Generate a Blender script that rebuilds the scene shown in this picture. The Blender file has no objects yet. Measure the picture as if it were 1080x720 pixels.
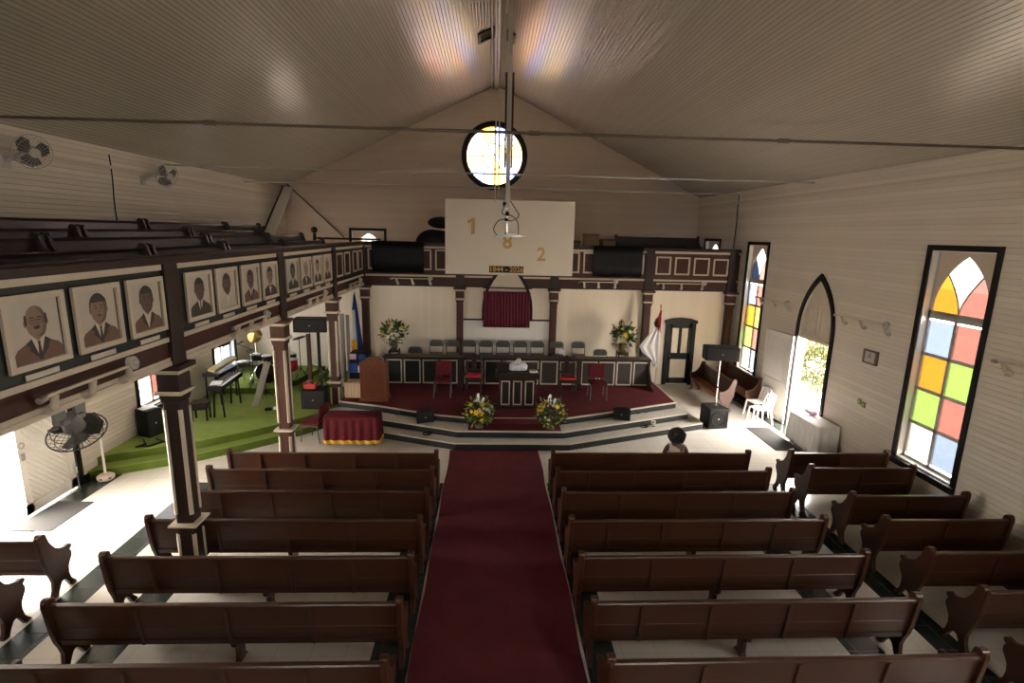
import bpy, bmesh, math, random
from mathutils import Vector, Matrix
random.seed(7)
PI = math.pi
S = bpy.context.scene
COL = S.collection

# ------------------------------------------------------------------ camera
cam_d = bpy.data.cameras.new('camera'); cam = bpy.data.objects.new('camera', cam_d); COL.objects.link(cam)
cam_d.sensor_width = 36.0; cam_d.lens = 554.24 / 1080 * 36.0; cam_d.clip_end = 300
PITCH, YAW, ROLL = 0.203782, 0.042764, 0.023057
_f = Vector((math.sin(YAW)*math.cos(PITCH), math.cos(YAW)*math.cos(PITCH), -math.sin(PITCH)))
_r = Vector((math.cos(YAW), -math.sin(YAW), 0)); _u = _r.cross(_f)
_c, _s = math.cos(ROLL), math.sin(ROLL)
_R, _U = _c*_r + _s*_u, -_s*_r + _c*_u
cam.matrix_world = Matrix(((_R.x, _U.x, -_f.x, 0), (_R.y, _U.y, -_f.y, 0), (_R.z, _U.z, -_f.z, 5.0), (0, 0, 0, 1)))
S.camera = cam

# ------------------------------------------------------------------ world, sun, exposure
W = bpy.data.worlds.new('world'); S.world = W; W.use_nodes = True
SKY = 40.0
bg = W.node_tree.nodes['Background']
bg.inputs[0].default_value = (1.0, 0.94, 0.86, 1); bg.inputs[1].default_value = SKY
sun_d = bpy.data.lights.new('sun', 'SUN'); sun_d.energy = 9.0; sun_d.angle = 0.01; sun_d.color = (1.0, 0.93, 0.8)
sun = bpy.data.objects.new('sun', sun_d); COL.objects.link(sun)
sun.rotation_euler = (math.radians(24), 0, math.radians(-8)); sun.location = (0, -10, 30)
S.view_settings.view_transform = 'Standard'; S.view_settings.look = 'None'
S.view_settings.exposure = 0.55; S.view_settings.gamma = 1.0; S.view_settings.use_curve_mapping = False
cy = S.cycles
cy.max_bounces = 10; cy.diffuse_bounces = 6; cy.glossy_bounces = 4; cy.transparent_max_bounces = 12; cy.transmission_bounces = 6
cy.caustics_reflective = False; cy.caustics_refractive = False; cy.sample_clamp_indirect = 12.0

def portal(loc, rot, sx, sy):
    d = bpy.data.lights.new('daylight_portal', 'AREA'); d.shape = 'RECTANGLE'; d.size = sx; d.size_y = sy
    d.cycles.is_portal = True
    o = bpy.data.objects.new('daylight_portal', d); COL.objects.link(o); o.location = loc; o.rotation_euler = rot

# ------------------------------------------------------------------ materials
def nodes(name):
    m = bpy.data.materials.new(name); m.use_nodes = True
    return m, m.node_tree.nodes, m.node_tree.links, m.node_tree.nodes['Principled BSDF']
def mat(name, col, rough=0.5, var=0.12, scale=6.0, bump=0.0, metal=0.0, spec=0.5, stretch=(1, 1, 1), coat=0.0):
    m, N, L, P = nodes(name)
    P.inputs['Roughness'].default_value = rough; P.inputs['Metallic'].default_value = metal
    P.inputs['Specular IOR Level'].default_value = spec; P.inputs['Coat Weight'].default_value = coat
    P.inputs['Coat Roughness'].default_value = 0.2
    tc = N.new('ShaderNodeTexCoord'); mp = N.new('ShaderNodeMapping'); mp.inputs['Scale'].default_value = stretch
    L.new(tc.outputs['Object'], mp.inputs[0])
    nz = N.new('ShaderNodeTexNoise'); nz.inputs['Scale'].default_value = scale; nz.inputs['Detail'].default_value = 5
    L.new(mp.outputs[0], nz.inputs['Vector'])
    mx = N.new('ShaderNodeMix'); mx.data_type = 'RGBA'
    mx.inputs[6].default_value = (*[c*(1-var) for c in col], 1); mx.inputs[7].default_value = (*[min(1, c*(1+var)) for c in col], 1)
    L.new(nz.outputs['Fac'], mx.inputs[0]); L.new(mx.outputs[2], P.inputs['Base Color'])
    if bump:
        b = N.new('ShaderNodeBump'); b.inputs['Strength'].default_value = bump; b.inputs['Distance'].default_value = 0.01
        L.new(nz.outputs['Fac'], b.inputs['Height']); L.new(b.outputs[0], P.inputs['Normal'])
    return m
def boards(name, col, axis, period, rough, groove=0.07, depth=0.012, var=0.10, spec=0.5, lip=False, joint_shade=0.6):
    """painted boarding: grooves every `period` along an object axis"""
    m, N, L, P = nodes(name)
    P.inputs['Roughness'].default_value = rough; P.inputs['Specular IOR Level'].default_value = spec
    tc = N.new('ShaderNodeTexCoord'); sp = N.new('ShaderNodeSeparateXYZ'); L.new(tc.outputs['Object'], sp.inputs[0])
    d = N.new('ShaderNodeMath'); d.operation = 'DIVIDE'; L.new(sp.outputs['XYZ'.index(axis)], d.inputs[0]); d.inputs[1].default_value = period
    fr = N.new('ShaderNodeMath'); fr.operation = 'FRACT'; L.new(d.outputs[0], fr.inputs[0])
    rp = N.new('ShaderNodeValToRGB'); e = rp.color_ramp.elements
    e[0].position = 0.0; e[0].color = (0, 0, 0, 1); e[1].position = groove; e[1].color = (1, 1, 1, 1)
    x = e.new(1.0); x.color = (0.75, 0.75, 0.75, 1) if lip else (1, 1, 1, 1)
    L.new(fr.outputs[0], rp.inputs[0])
    b = N.new('ShaderNodeBump'); b.inputs['Strength'].default_value = 1.0; b.inputs['Distance'].default_value = depth
    L.new(rp.outputs[0], b.inputs['Height']); L.new(b.outputs[0], P.inputs['Normal'])
    fl = N.new('ShaderNodeMath'); fl.operation = 'FLOOR'; L.new(d.outputs[0], fl.inputs[0])
    wn = N.new('ShaderNodeTexWhiteNoise'); wn.noise_dimensions = '1D'; L.new(fl.outputs[0], wn.inputs['W'])
    nz = N.new('ShaderNodeTexNoise'); nz.inputs['Scale'].default_value = 0.9; nz.inputs['Detail'].default_value = 6
    L.new(tc.outputs['Object'], nz.inputs['Vector'])
    ad = N.new('ShaderNodeMath'); ad.operation = 'ADD'; L.new(wn.outputs[0], ad.inputs[0]); L.new(nz.outputs['Fac'], ad.inputs[1])
    hf = N.new('ShaderNodeMath'); hf.operation = 'MULTIPLY'; hf.inputs[1].default_value = 0.5; L.new(ad.outputs[0], hf.inputs[0])
    mx = N.new('ShaderNodeMix'); mx.data_type = 'RGBA'
    mx.inputs[6].default_value = (*[c*(1-var) for c in col], 1); mx.inputs[7].default_value = (*[min(1, c*(1+var)) for c in col], 1)
    L.new(hf.outputs[0], mx.inputs[0])
    # shade of the open joints, painted in as a darker base colour
    shade_mix = N.new('ShaderNodeMix'); shade_mix.data_type = 'RGBA'; shade_mix.inputs[6].default_value = (*[c*joint_shade for c in col], 1)
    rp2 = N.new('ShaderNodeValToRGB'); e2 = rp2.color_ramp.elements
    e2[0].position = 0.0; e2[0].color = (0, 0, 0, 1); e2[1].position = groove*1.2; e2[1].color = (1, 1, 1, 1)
    L.new(fr.outputs[0], rp2.inputs[0]); L.new(rp2.outputs[0], shade_mix.inputs[0]); L.new(mx.outputs[2], shade_mix.inputs[7])
    L.new(shade_mix.outputs[2], P.inputs['Base Color'])
    return m
def tile_mat(name, col, mortar, size, rough):
    m, N, L, P = nodes(name)
    P.inputs['Roughness'].default_value = rough
    tc = N.new('ShaderNodeTexCoord')
    br = N.new('ShaderNodeTexBrick'); br.offset = 0.0; br.squash = 1.0
    br.inputs['Scale'].default_value = 1.0; br.inputs['Brick Width'].default_value = size; br.inputs['Row Height'].default_value = size
    br.inputs['Mortar Size'].default_value = 0.006
    br.inputs['Color1'].default_value = (*[c*0.95 for c in col], 1); br.inputs['Color2'].default_value = (*col, 1); br.inputs['Mortar'].default_value = (*mortar, 1)
    L.new(tc.outputs['Object'], br.inputs['Vector']); L.new(br.outputs['Color'], P.inputs['Base Color'])
    return m
def glass(name, col, fog=0.25):
    """coloured leaded glass: part clear, part diffusing"""
    m, N, L, P = nodes(name); out = [n for n in N if n.type == 'OUTPUT_MATERIAL'][0]; N.remove(P)
    tr = N.new('ShaderNodeBsdfTransparent'); tl = N.new('ShaderNodeBsdfTranslucent'); gl = N.new('ShaderNodeBsdfGlossy')
    tc = N.new('ShaderNodeTexCoord'); nz = N.new('ShaderNodeTexNoise'); nz.inputs['Scale'].default_value = 9; L.new(tc.outputs['Object'], nz.inputs['Vector'])
    mx = N.new('ShaderNodeMix'); mx.data_type = 'RGBA'
    mx.inputs[6].default_value = (*[c*0.85 for c in col], 1); mx.inputs[7].default_value = (*[min(1, c*1.1) for c in col], 1)
    L.new(nz.outputs['Fac'], mx.inputs[0])
    L.new(mx.outputs[2], tr.inputs[0]); L.new(mx.outputs[2], tl.inputs[0])
    gl.inputs['Roughness'].default_value = 0.1; gl.inputs[0].default_value = (0.9, 0.9, 0.9, 1)
    a = N.new('ShaderNodeMixShader'); a.inputs[0].default_value = fog; L.new(tr.outputs[0], a.inputs[1]); L.new(tl.outputs[0], a.inputs[2])
    b = N.new('ShaderNodeMixShader'); b.inputs[0].default_value = 0.03; L.new(a.outputs[0], b.inputs[1]); L.new(gl.outputs[0], b.inputs[2])
    L.new(b.outputs[0], out.inputs[0]); return m

PEW = mat('pew_varnished_wood', (0.046, 0.016, 0.008), 0.30, 0.35, 5, 0.03, stretch=(0.7, 6, 6), spec=0.32)
PEWD = mat('gallery_pew_wood', (0.022, 0.012, 0.009), 0.32, 0.3, 5, 0.03, stretch=(6, 0.7, 6))
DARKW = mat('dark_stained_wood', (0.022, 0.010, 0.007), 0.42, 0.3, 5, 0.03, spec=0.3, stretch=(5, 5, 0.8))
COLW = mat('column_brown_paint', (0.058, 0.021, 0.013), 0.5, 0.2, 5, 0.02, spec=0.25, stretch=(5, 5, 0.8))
MAROON = mat('maroon_painted_board', (0.050, 0.014, 0.010), 0.5, 0.25, 4, 0.02, spec=0.25, stretch=(1, 1, 8))
BLACKG = mat('black_green_paint', (0.009, 0.011, 0.010), 0.45, 0.2, spec=0.3)
BLACK = mat('black_gloss_paint', (0.006, 0.005, 0.005), 0.45, 0.2, spec=0.2)
CREAM = mat('cream_trim_paint', (0.50, 0.43, 0.34), 0.5, 0.08)
WHITE = mat('white_paint', (0.72, 0.69, 0.64), 0.45, 0.06)
PLASTER = boards('cream_partition_boards', (0.78, 0.69, 0.56), 'X', 0.13, 0.55, 0.04, 0.0012, 0.05, joint_shade=0.88)
SIDEW = boards('side_wall_clapboard', (0.58, 0.52, 0.43), 'Z', 0.095, 0.5, 0.08, 0.008, 0.13, lip=True, joint_shade=0.68)
BACKW = boards('gable_wall_clapboard', (0.52, 0.42, 0.33), 'Z', 0.095, 0.55, 0.07, 0.006, 0.07, lip=True, joint_shade=0.75)
CEIL = boards('ceiling_matchboard', (0.42, 0.375, 0.315), 'X', 0.074, 0.27, 0.17, 0.006, 0.07, joint_shade=0.5)
TILE = tile_mat('white_floor_tile', (0.62, 0.58, 0.52), (0.50, 0.46, 0.41), 0.42, 0.22)
TILED = tile_mat('black_green_floor_tile', (0.022, 0.028, 0.025), (0.05, 0.05, 0.045), 0.42, 0.25)
CARPET = mat('maroon_carpet', (0.105, 0.022, 0.026), 0.95, 0.25, 3.0, 0.3, spec=0.1)
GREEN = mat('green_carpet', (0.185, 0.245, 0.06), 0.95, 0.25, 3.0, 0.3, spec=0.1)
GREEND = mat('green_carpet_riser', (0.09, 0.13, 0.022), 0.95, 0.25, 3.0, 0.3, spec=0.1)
RISER = mat('black_step_riser', (0.016, 0.017, 0.019), 0.45, 0.2, spec=0.3)
TREAD = mat('stone_step_tread', (0.52, 0.48, 0.42), 0.35, 0.1)
METAL = mat('brushed_grey_metal', (0.35, 0.34, 0.33), 0.35, 0.1, metal=0.8)
CHROME = mat('chrome', (0.7, 0.7, 0.7), 0.15, 0.05, metal=1.0)
GREYP = mat('grey_enamel', (0.06, 0.058, 0.054), 0.45, 0.1)
LGREY = mat('light_grey_plastic', (0.40, 0.38, 0.35), 0.45, 0.1)
RUBBER = mat('black_speaker_shell', (0.007, 0.007, 0.007), 0.6, 0.2, 40, 0.1, spec=0.25)
GRILLE = mat('black_speaker_grille', (0.013, 0.012, 0.012), 0.6, 0.4, 90, 0.3, spec=0.25)
VELVET = mat('maroon_fabric', (0.085, 0.010, 0.015), 0.9, 0.2, 12, 0.1, spec=0.15)
REDSEAT = mat('bright_red_vinyl', (0.42, 0.016, 0.022), 0.4, 0.1)
GOLD = mat('gold_lettering', (0.38, 0.22, 0.045), 0.35, 0.1, metal=0.3)
GOLDF = mat('gold_fringe', (0.60, 0.34, 0.03), 0.7, 0.3, 60, 0.3)
SCREEN = mat('white_screen_board', (0.60, 0.54, 0.46), 0.6, 0.04, 1.5)
CURTAIN = mat('crimson_curtain', (0.105, 0.004, 0.018), 0.8, 0.2, 8)
LECT = mat('chestnut_lectern_wood', (0.095, 0.028, 0.009), 0.32, 0.3, 5, 0.03, stretch=(6, 6, 0.8), coat=0.2)
ORANGE = mat('orange_brown_seat_wood', (0.26, 0.08, 0.025), 0.35, 0.25, 4, stretch=(6, 0.8, 6))
LITW = mat('rose_lit_bench_end', (0.085, 0.042, 0.034), 0.5, 0.15)  # bench end catching light, the brightening put into its colour
CLOTHW = mat('white_lace_cloth', (0.70, 0.67, 0.65), 0.8, 0.08, 14, 0.1)
PAPER = mat('white_paper', (0.80, 0.80, 0.80), 0.7, 0.03)
CARD = mat('name_card_paper', (0.52, 0.47, 0.39), 0.6, 0.1, 30)
PLASTIC = mat('white_plastic', (0.78, 0.76, 0.73), 0.35, 0.03)
LEAF = mat('dark_green_leaf', (0.030, 0.060, 0.015), 0.5, 0.4, 9)
LEAFL = mat('yellow_green_leaf', (0.16, 0.22, 0.04), 0.5, 0.4, 9)
YELLOW = mat('yellow_petal', (0.80, 0.55, 0.03), 0.6, 0.15)
CREAMP = mat('cream_petal', (0.75, 0.68, 0.42), 0.6, 0.12)
WPETAL = mat('white_petal', (0.85, 0.85, 0.88), 0.6, 0.06)
BROWNP = mat('brown_vase', (0.12, 0.06, 0.03), 0.3, 0.2)
MATG = mat('grey_door_mat', (0.020, 0.018, 0.016), 0.95, 0.25, 20, 0.4)
BLUE = mat('blue_flag_cloth', (0.02, 0.06, 0.30), 0.75, 0.1)
YFLAG = mat('yellow_flag_cloth', (0.75, 0.45, 0.03), 0.75, 0.1)
WFLAG = mat('white_flag_cloth', (0.70, 0.68, 0.68), 0.75, 0.06)
RFLAG = mat('red_flag_cloth', (0.42, 0.02, 0.03), 0.75, 0.1)
KRAFT = mat('pale_pine_crate', (0.45, 0.32, 0.20), 0.6, 0.15, 5, stretch=(1, 1, 6))
BOXB = mat('brown_cardboard', (0.20, 0.13, 0.07), 0.8, 0.15)
PINK = mat('mauve_plush', (0.42, 0.27, 0.34), 0.85, 0.1)
CASEG = mat('grey_case_cloth', (0.24, 0.22, 0.20), 0.7, 0.1)
BRASS = mat('brass_cymbal', (0.45, 0.30, 0.10), 0.3, 0.15, metal=0.8)
SWG = mat('green_switch_plastic', (0.16, 0.26, 0.05), 0.4, 0.05)
GROUND = mat('sunlit_pavement', (0.62, 0.57, 0.50), 0.9, 0.15, 2)
BARK = mat('bark', (0.12, 0.08, 0.05), 0.9, 0.3, 9, 0.4)
SKIN = mat('brown_skin', (0.085, 0.040, 0.024), 0.5, 0.08)
AFRO = mat('black_curly_hair', (0.008, 0.006, 0.006), 0.8, 0.4, 40, 0.6)
def pane_glass(name, shown, fog=0.35): return glass(name, [1.35 * c / SKY for c in shown], fog)   # dense glass: `shown` is its glow against this sky
G_OR, G_BL, G_PK, G_GR = pane_glass('orange_glass', (1.15, 0.52, 0.06)), pane_glass('pale_blue_glass', (0.56, 0.76, 1.15)), pane_glass('rose_glass', (0.86, 0.34, 0.30)), pane_glass('lime_glass', (0.62, 1.05, 0.24))
G_WH, G_NV, G_YL = pane_glass('milky_glass', (1.3, 1.25, 1.15)), pane_glass('navy_glass', (0.03, 0.05, 0.12)), pane_glass('straw_glass', (8.5, 5.4, 0.9))
G_LV, G_CW, G_RP = pane_glass('lavender_glass', (2.4, 3.4, 9.5)), pane_glass('bright_white_glass', (4.6, 4.5, 4.0)), pane_glass('bright_rose_glass', (7.5, 2.6, 3.2))
G_LW = glass('bright_clear_glass', (0.22, 0.22, 0.22), 0.8); G_LB = glass('bright_blue_glass', (0.10, 0.13, 0.20), 0.8)
G2 = [glass('strong_%s_glass' % n_, [2.3 * q / SKY for q in c_], 0.35) for n_, c_ in (('blue', (.56, .76, 1.15)), ('rose', (.86, .34, .30)), ('orange', (1.15, .52, .06)), ('lime', (.62, 1.05, .24)), ('milky', (2.2, 2.1, 1.9)), ('straw', (1.2, 1.1, .3)))]
G_AM = pane_glass('amber_glass', (8.5, 4.2, 0.6))
G_CL = glass('clear_glass', (0.95, 0.96, 0.95), 0.1)

# ------------------------------------------------------------------ geometry helpers
class MB:
    def __init__(s): s.v = []; s.f = []; s.mi = []; s.m = 0; s.sm = []; s.smooth = False
    def add(s, vs, fs):
        o = len(s.v); s.v += [tuple(p) for p in vs]
        for f in fs: s.f.append(tuple(i+o for i in f)); s.mi.append(s.m); s.sm.append(s.smooth)
        return s
    def bx(s, x0, y0, z0, x1, y1, z1):
        return s.add([(x0,y0,z0),(x1,y0,z0),(x1,y1,z0),(x0,y1,z0),(x0,y0,z1),(x1,y0,z1),(x1,y1,z1),(x0,y1,z1)],
                     [(3,2,1,0),(4,5,6,7),(0,1,5,4),(1,2,6,5),(2,3,7,6),(3,0,4,7)])
    def obx(s, c, size, M=None):
        hx, hy, hz = [q/2 for q in size]; c = Vector(c)
        vs = [Vector(p) for p in [(-hx,-hy,-hz),(hx,-hy,-hz),(hx,hy,-hz),(-hx,hy,-hz),(-hx,-hy,hz),(hx,-hy,hz),(hx,hy,hz),(-hx,hy,hz)]]
        if M is not None: vs = [M @ p for p in vs]
        return s.add([p+c for p in vs], [(3,2,1,0),(4,5,6,7),(0,1,5,4),(1,2,6,5),(2,3,7,6),(3,0,4,7)])
    def bar(s, p0, p1, w, h=None):
        """square bar between two points"""
        p0, p1 = Vector(p0), Vector(p1); h = h or w; d = (p1-p0); L_ = d.length; d.normalize()
        up = Vector((0,0,1)) if abs(d.z) < 0.95 else Vector((0,1,0))
        a = d.cross(up).normalized(); b = a.cross(d)
        vs = []
        for p in (p0, p1):
            for (i, j) in ((-1,-1),(1,-1),(1,1),(-1,1)): vs.append(p + a*i*w/2 + b*j*h/2)
        return s.add(vs, [(0,1,2,3),(7,6,5,4),(0,4,5,1),(1,5,6,2),(2,6,7,3),(3,7,4,0)])
    def prism(s, poly, plane, a, b):
        n = len(poly)
        def P(u, v, w):
            return {'yz': (w, u, v), 'xz': (u, w, v), 'xy': (u, v, w)}[plane]
        vs = [P(u, v, a) for u, v in poly] + [P(u, v, b) for u, v in poly]
        fs = [tuple(range(n)), tuple(range(2*n-1, n-1, -1))] + [(i, i+n, (i+1) % n+n, (i+1) % n) for i in range(n)]
        return s.add(vs, fs)
    def cyl(s, p0, p1, r0, r1=None, n=12, caps=True):
        return s.tube([p0, p1], [r0, r0 if r1 is None else r1], n, caps)
    def tube(s, pts, r, n=8, caps=True):
        pts = [Vector(p) for p in pts]; k = len(pts)
        rs = r if isinstance(r, (list, tuple)) else [r]*k
        vs = []; fs = []; a = None
        for i, p in enumerate(pts):
            d = (pts[min(i+1, k-1)] - pts[max(i-1, 0)])
            d = d.normalized() if d.length > 1e-9 else Vector((0,0,1))
            if a is None:
                up = Vector((0,0,1)) if abs(d.z) < 0.9 else Vector((1,0,0)); a = d.cross(up).normalized()
            else:
                a = (a - d*a.dot(d)); a = a.normalized() if a.length > 1e-6 else d.orthogonal().normalized()
            b = d.cross(a)
            for j in range(n):
                t = 2*PI*j/n; vs.append(p + (a*math.cos(t) + b*math.sin(t))*rs[i])
        for i in range(k-1):
            for j in range(n): fs.append((i*n+j, i*n+(j+1) % n, (i+1)*n+(j+1) % n, (i+1)*n+j))
        sm = s.smooth; s.smooth = True; s.add(vs, fs)
        s.smooth = False
        if caps: s.add(vs, [tuple(range(n-1, -1, -1)), tuple(range((k-1)*n, k*n))])
        s.smooth = sm; return s
    def lathe(s, prof, c=(0,0,0), n=16, M=None):
        vs = []; fs = []
        for (r, z) in prof:
            for j in range(n):
                t = 2*PI*j/n; p = Vector((r*math.cos(t), r*math.sin(t), z))
                if M is not None: p = M @ p
                vs.append(p + Vector(c))
        k = len(prof)
        for i in range(k-1):
            for j in range(n): fs.append((i*n+j, i*n+(j+1) % n, (i+1)*n+(j+1) % n, (i+1)*n+j))
        fs += [tuple(range(n-1, -1, -1)), tuple(range((k-1)*n, k*n))]
        sm = s.smooth; s.smooth = True; s.add(vs, fs); s.smooth = sm; return s
    def ell(s, c, r, n=12, k=8, M=None):
        prof = [(math.sin(PI*i/k), -math.cos(PI*i/k)) for i in range(k+1)]
        prof[0] = (0.001, -1); prof[-1] = (0.001, 1)
        Q = Matrix.Diagonal(Vector(r) if not isinstance(r, (int, float)) else Vector((r, r, r)))
        if M is not None: Q = M @ Q
        return s.lathe(prof, c, n, Q)
    def ring(s, c, R, r, axis='z', n=24, k=6, a0=0, a1=2*PI, M=None):
        pts = []
        full = abs(a1-a0-2*PI) < 1e-6
        for i in range(n+1):
            t = a0+(a1-a0)*i/n; u, v = R*math.cos(t), R*math.sin(t)
            p = Vector({'z': (u, v, 0), 'y': (u, 0, v), 'x': (0, u, v)}[axis])
            if M is not None: p = M @ p
            pts.append(p + Vector(c))
        return s.tube(pts, r, k, not full)
    def quad(s, *pts): return s.add(pts, [tuple(range(len(pts)))])
    def build(s, name, mats, parent=None, bevel=0.0, subsurf=0):
        me = bpy.data.meshes.new(name); me.from_pydata(s.v, [], s.f)
        mats = mats if isinstance(mats, (list, tuple)) else [mats]
        for m in mats: me.materials.append(m)
        for p, i, q in zip(me.polygons, s.mi, s.sm): p.material_index = min(i, len(mats)-1); p.use_smooth = q
        me.update()
        bm = bmesh.new(); bm.from_mesh(me); bmesh.ops.recalc_face_normals(bm, faces=bm.faces); bm.to_mesh(me); bm.free()
        o = bpy.data.objects.new(name, me); COL.objects.link(o)
        if parent is not None: o.parent = parent
        if bevel:
            b = o.modifiers.new('edge', 'BEVEL'); b.width = bevel; b.segments = 2; b.limit_method = 'ANGLE'; b.angle_limit = math.radians(40)
        if subsurf:
            b = o.modifiers.new('round', 'SUBSURF'); b.levels = subsurf; b.render_levels = subsurf
        return o
def tag(o, label, cat, group=None, kind=None):
    o['label'] = label; o['category'] = cat
    if group: o['group'] = group
    if kind: o['kind'] = kind
    return o
def T(name, label, cat, loc=(0,0,0), rz=0.0, group=None, kind=None):
    o = bpy.data.objects.new(name, None); COL.objects.link(o); o.location = loc; o.rotation_euler = (0, 0, rz)
    o.empty_display_size = 0.1
    return tag(o, label, cat, group, kind)
def dup(root, loc, rz=None, label=None, group=None):
    r = root.copy(); COL.objects.link(r); r.location = loc
    if rz is not None: r.rotation_euler = (0, 0, rz)
    if label: r['label'] = label
    if group: r['group'] = group
    for ch in list(root.children):
        c = ch.copy(); COL.objects.link(c); c.parent = r
        for g in list(ch.children):
            d = g.copy(); COL.objects.link(d); d.parent = c
    return r
def text_into(mb_name, txt, size, depth, material, parent, M, bold=0.0):
    cu = bpy.data.curves.new(mb_name, 'FONT'); cu.body = txt; cu.size = size; cu.extrude = depth; cu.offset = bold
    cu.align_x = 'CENTER'; cu.align_y = 'CENTER'
    to = bpy.data.objects.new('tmp', cu); COL.objects.link(to)
    dg = bpy.context.evaluated_depsgraph_get(); me = bpy.data.meshes.new_from_object(to.evaluated_get(dg))
    bpy.data.objects.remove(to); me.name = mb_name
    me.transform(M); me.materials.clear(); me.materials.append(material)
    o = bpy.data.objects.new(mb_name, me); COL.objects.link(o)
    if parent is not None: o.parent = parent
    return o
RX = lambda a: Matrix.Rotation(a, 3, 'X')
RY = lambda a: Matrix.Rotation(a, 3, 'Y')
RZ = lambda a: Matrix.Rotation(a, 3, 'Z')

# ------------------------------------------------------------------ the room
XL, XR, YB, YC, YF = -7.95, 8.2, 21.15, 17.28, -4.0
TH = 0.22
RIDX, RIDZ, SL = 0.1, 10.38, 0.478
roofz = lambda x: RIDZ - SL*abs(x-RIDX)

# floor: bands of white and near-black tile running the length of the nave
bands = [(-5.8,-5.4),(-4.75,-4.33),(-1.37,-0.905),(1.2,1.58),(4.5,4.95),(5.65,6.05),(XL,XL+0.5),(XR-0.5,XR)]
fl = MB(); xs = sorted({XL-TH, XR+TH} | {b for q in bands for b in q})
for a, b in zip(xs, xs[1:]):
    fl.m = 1 if any(abs(a-q[0]) < 1e-6 and abs(b-q[1]) < 1e-6 for q in bands) else 0
    wl = a < XL+.1 or b > XR-.1
    fl.bx(a, YF-TH, -0.12, b, YB+TH if (wl or not fl.m) else 9.9, 0)
    if fl.m and not wl: fl.m = 0; fl.bx(a, 9.9, -0.12, b, YB+TH, 0)
tag(fl.build('floor', [TILE, TILED]), 'white tiled floor with black tile bands running along the pews', 'floor', kind='structure')

def wall_grid(mb, us, vs, holes, put):
    us = sorted(set(us) | {h[0] for h in holes} | {h[1] for h in holes}); vs = sorted(set(vs) | {h[2] for h in holes} | {h[3] for h in holes})
    for a, b in zip(us, us[1:]):
        run = None
        for c, d in zip(vs, vs[1:]):
            u, v = (a+b)/2, (c+d)/2
            if not any(h[0] < u < h[1] and h[2] < v < h[3] for h in holes): put(a, b, c, d)

ZW = 6.62
# window openings: (y0, y1, z0, z1) inside the dark architraves
RW = [(8.30, 9.60, 0.78, 4.86), (15.50, 16.65, 0.78, 4.80), (18.9, 20.15, 3.75, 4.86), (1.3, 2.6, 2.6, 4.86)]
RD = (12.08, 13.42, 0.0, 4.02)
LW = [(11.75, 13.05, 0.80, 2.9), (15.08, 16.3, 0.75, 2.9), (18.35, 19.7, 3.75, 4.93), (4.6, 5.9, 0.8, 2.9)]
LD = (7.35, 9.72, 0.0, 2.55)
BW = (-5.45, -4.2, 3.75, 4.95)

w = MB(); wall_grid(w, [YF-TH, YB+TH], [0, ZW], RW + [RD], lambda a, b, c, d: w.bx(XR, a, c, XR+TH, b, d))
# boarding around the pointed door head
YM, ZS = (RD[0]+RD[1])/2, 2.72
REAR_FILL = [(-4.6, -3.6, 4.0, 6.0), (3.8, 4.8, 4.0, 6.0)]  # openings out of view, added to let in fill light
def arch_pts(y0, y1, zs, zt, n=10):
    """pointed arch from (y1,zs) over the apex to (y0,zs)"""
    h = (y1-y0)/2; H = zt-zs; R = (h*h+H*H)/(2*h); pts = []
    a1 = math.asin(min(1, H/R))
    for i in range(n+1): t = a1*i/n; pts.append((y1-R+R*math.cos(t), zs+R*math.sin(t)))
    for i in range(n-1, -1, -1): t = a1*i/n; pts.append((y0+R-R*math.cos(t), zs+R*math.sin(t)))
    return pts
ap = arch_pts(RD[0], RD[1], ZS, RD[3])
half = len(ap)//2
for i in range(half):
    (ya, za), (yb, zb) = ap[i], ap[i+1]
    w.prism([(ya, za), (RD[1], za), (RD[1], zb), (yb, zb)] if i else [(ya, za), (RD[1], zb), (yb, zb)], 'yz', XR, XR+TH)
    (ya, za), (yb, zb) = ap[-1-i], ap[-2-i]
    w.prism([(ya, za), (RD[0], za), (RD[0], zb), (yb, zb)] if i else [(ya, za), (RD[0], zb), (yb, zb)], 'yz', XR, XR+TH)
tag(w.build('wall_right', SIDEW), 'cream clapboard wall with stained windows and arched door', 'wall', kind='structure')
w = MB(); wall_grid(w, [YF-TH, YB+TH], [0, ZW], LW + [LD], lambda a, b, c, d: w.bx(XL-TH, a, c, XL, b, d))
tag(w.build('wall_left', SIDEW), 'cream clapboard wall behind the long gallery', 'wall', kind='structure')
# gable wall
w = MB(); wall_grid(w, [XL, XR], [0, 5.2], [BW], lambda a, b, c, d: w.bx(a, YB, c, b, YB+TH, d))
CX, CZ, CR = 0.07, 7.86, 1.12
outer = [(XL, 5.2), (XR, 5.2), (XR, roofz(XR)+.1), (RIDX, RIDZ+.1), (XL, roofz(XL)+.1)]
def hit(t):
    dx, dz = math.cos(t), math.sin(t); best = None
    for (ax, az), (bx_, bz) in zip(outer, outer[1:]+outer[:1]):
        ex, ez = bx_-ax, bz-az; den = dx*ez-dz*ex
        if abs(den) < 1e-9: continue
        k = ((ax-CX)*ez-(az-CZ)*ex)/den; q = ((ax-CX)*dz-(az-CZ)*dx)/den
        if k > 0 and -1e-6 <= q <= 1+1e-6 and (best is None or k < best): best = k
    return (CX+dx*best, CZ+dz*best)
ang = sorted({2*PI*i/48 for i in range(48)} | {math.atan2(z-CZ, x-CX) % (2*PI) for x, z in outer})
for a, b in zip(ang, ang[1:]+[ang[0]+2*PI]):
    pa, pb = (CX+CR*math.cos(a), CZ+CR*math.sin(a)), (CX+CR*math.cos(b), CZ+CR*math.sin(b))
    w.prism([pa, pb, hit(b), hit(a)], 'xz', YB, YB+TH)
tag(w.build('wall_back', BACKW), 'tan clapboard gable wall around the round window', 'wall', kind='structure')
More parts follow.
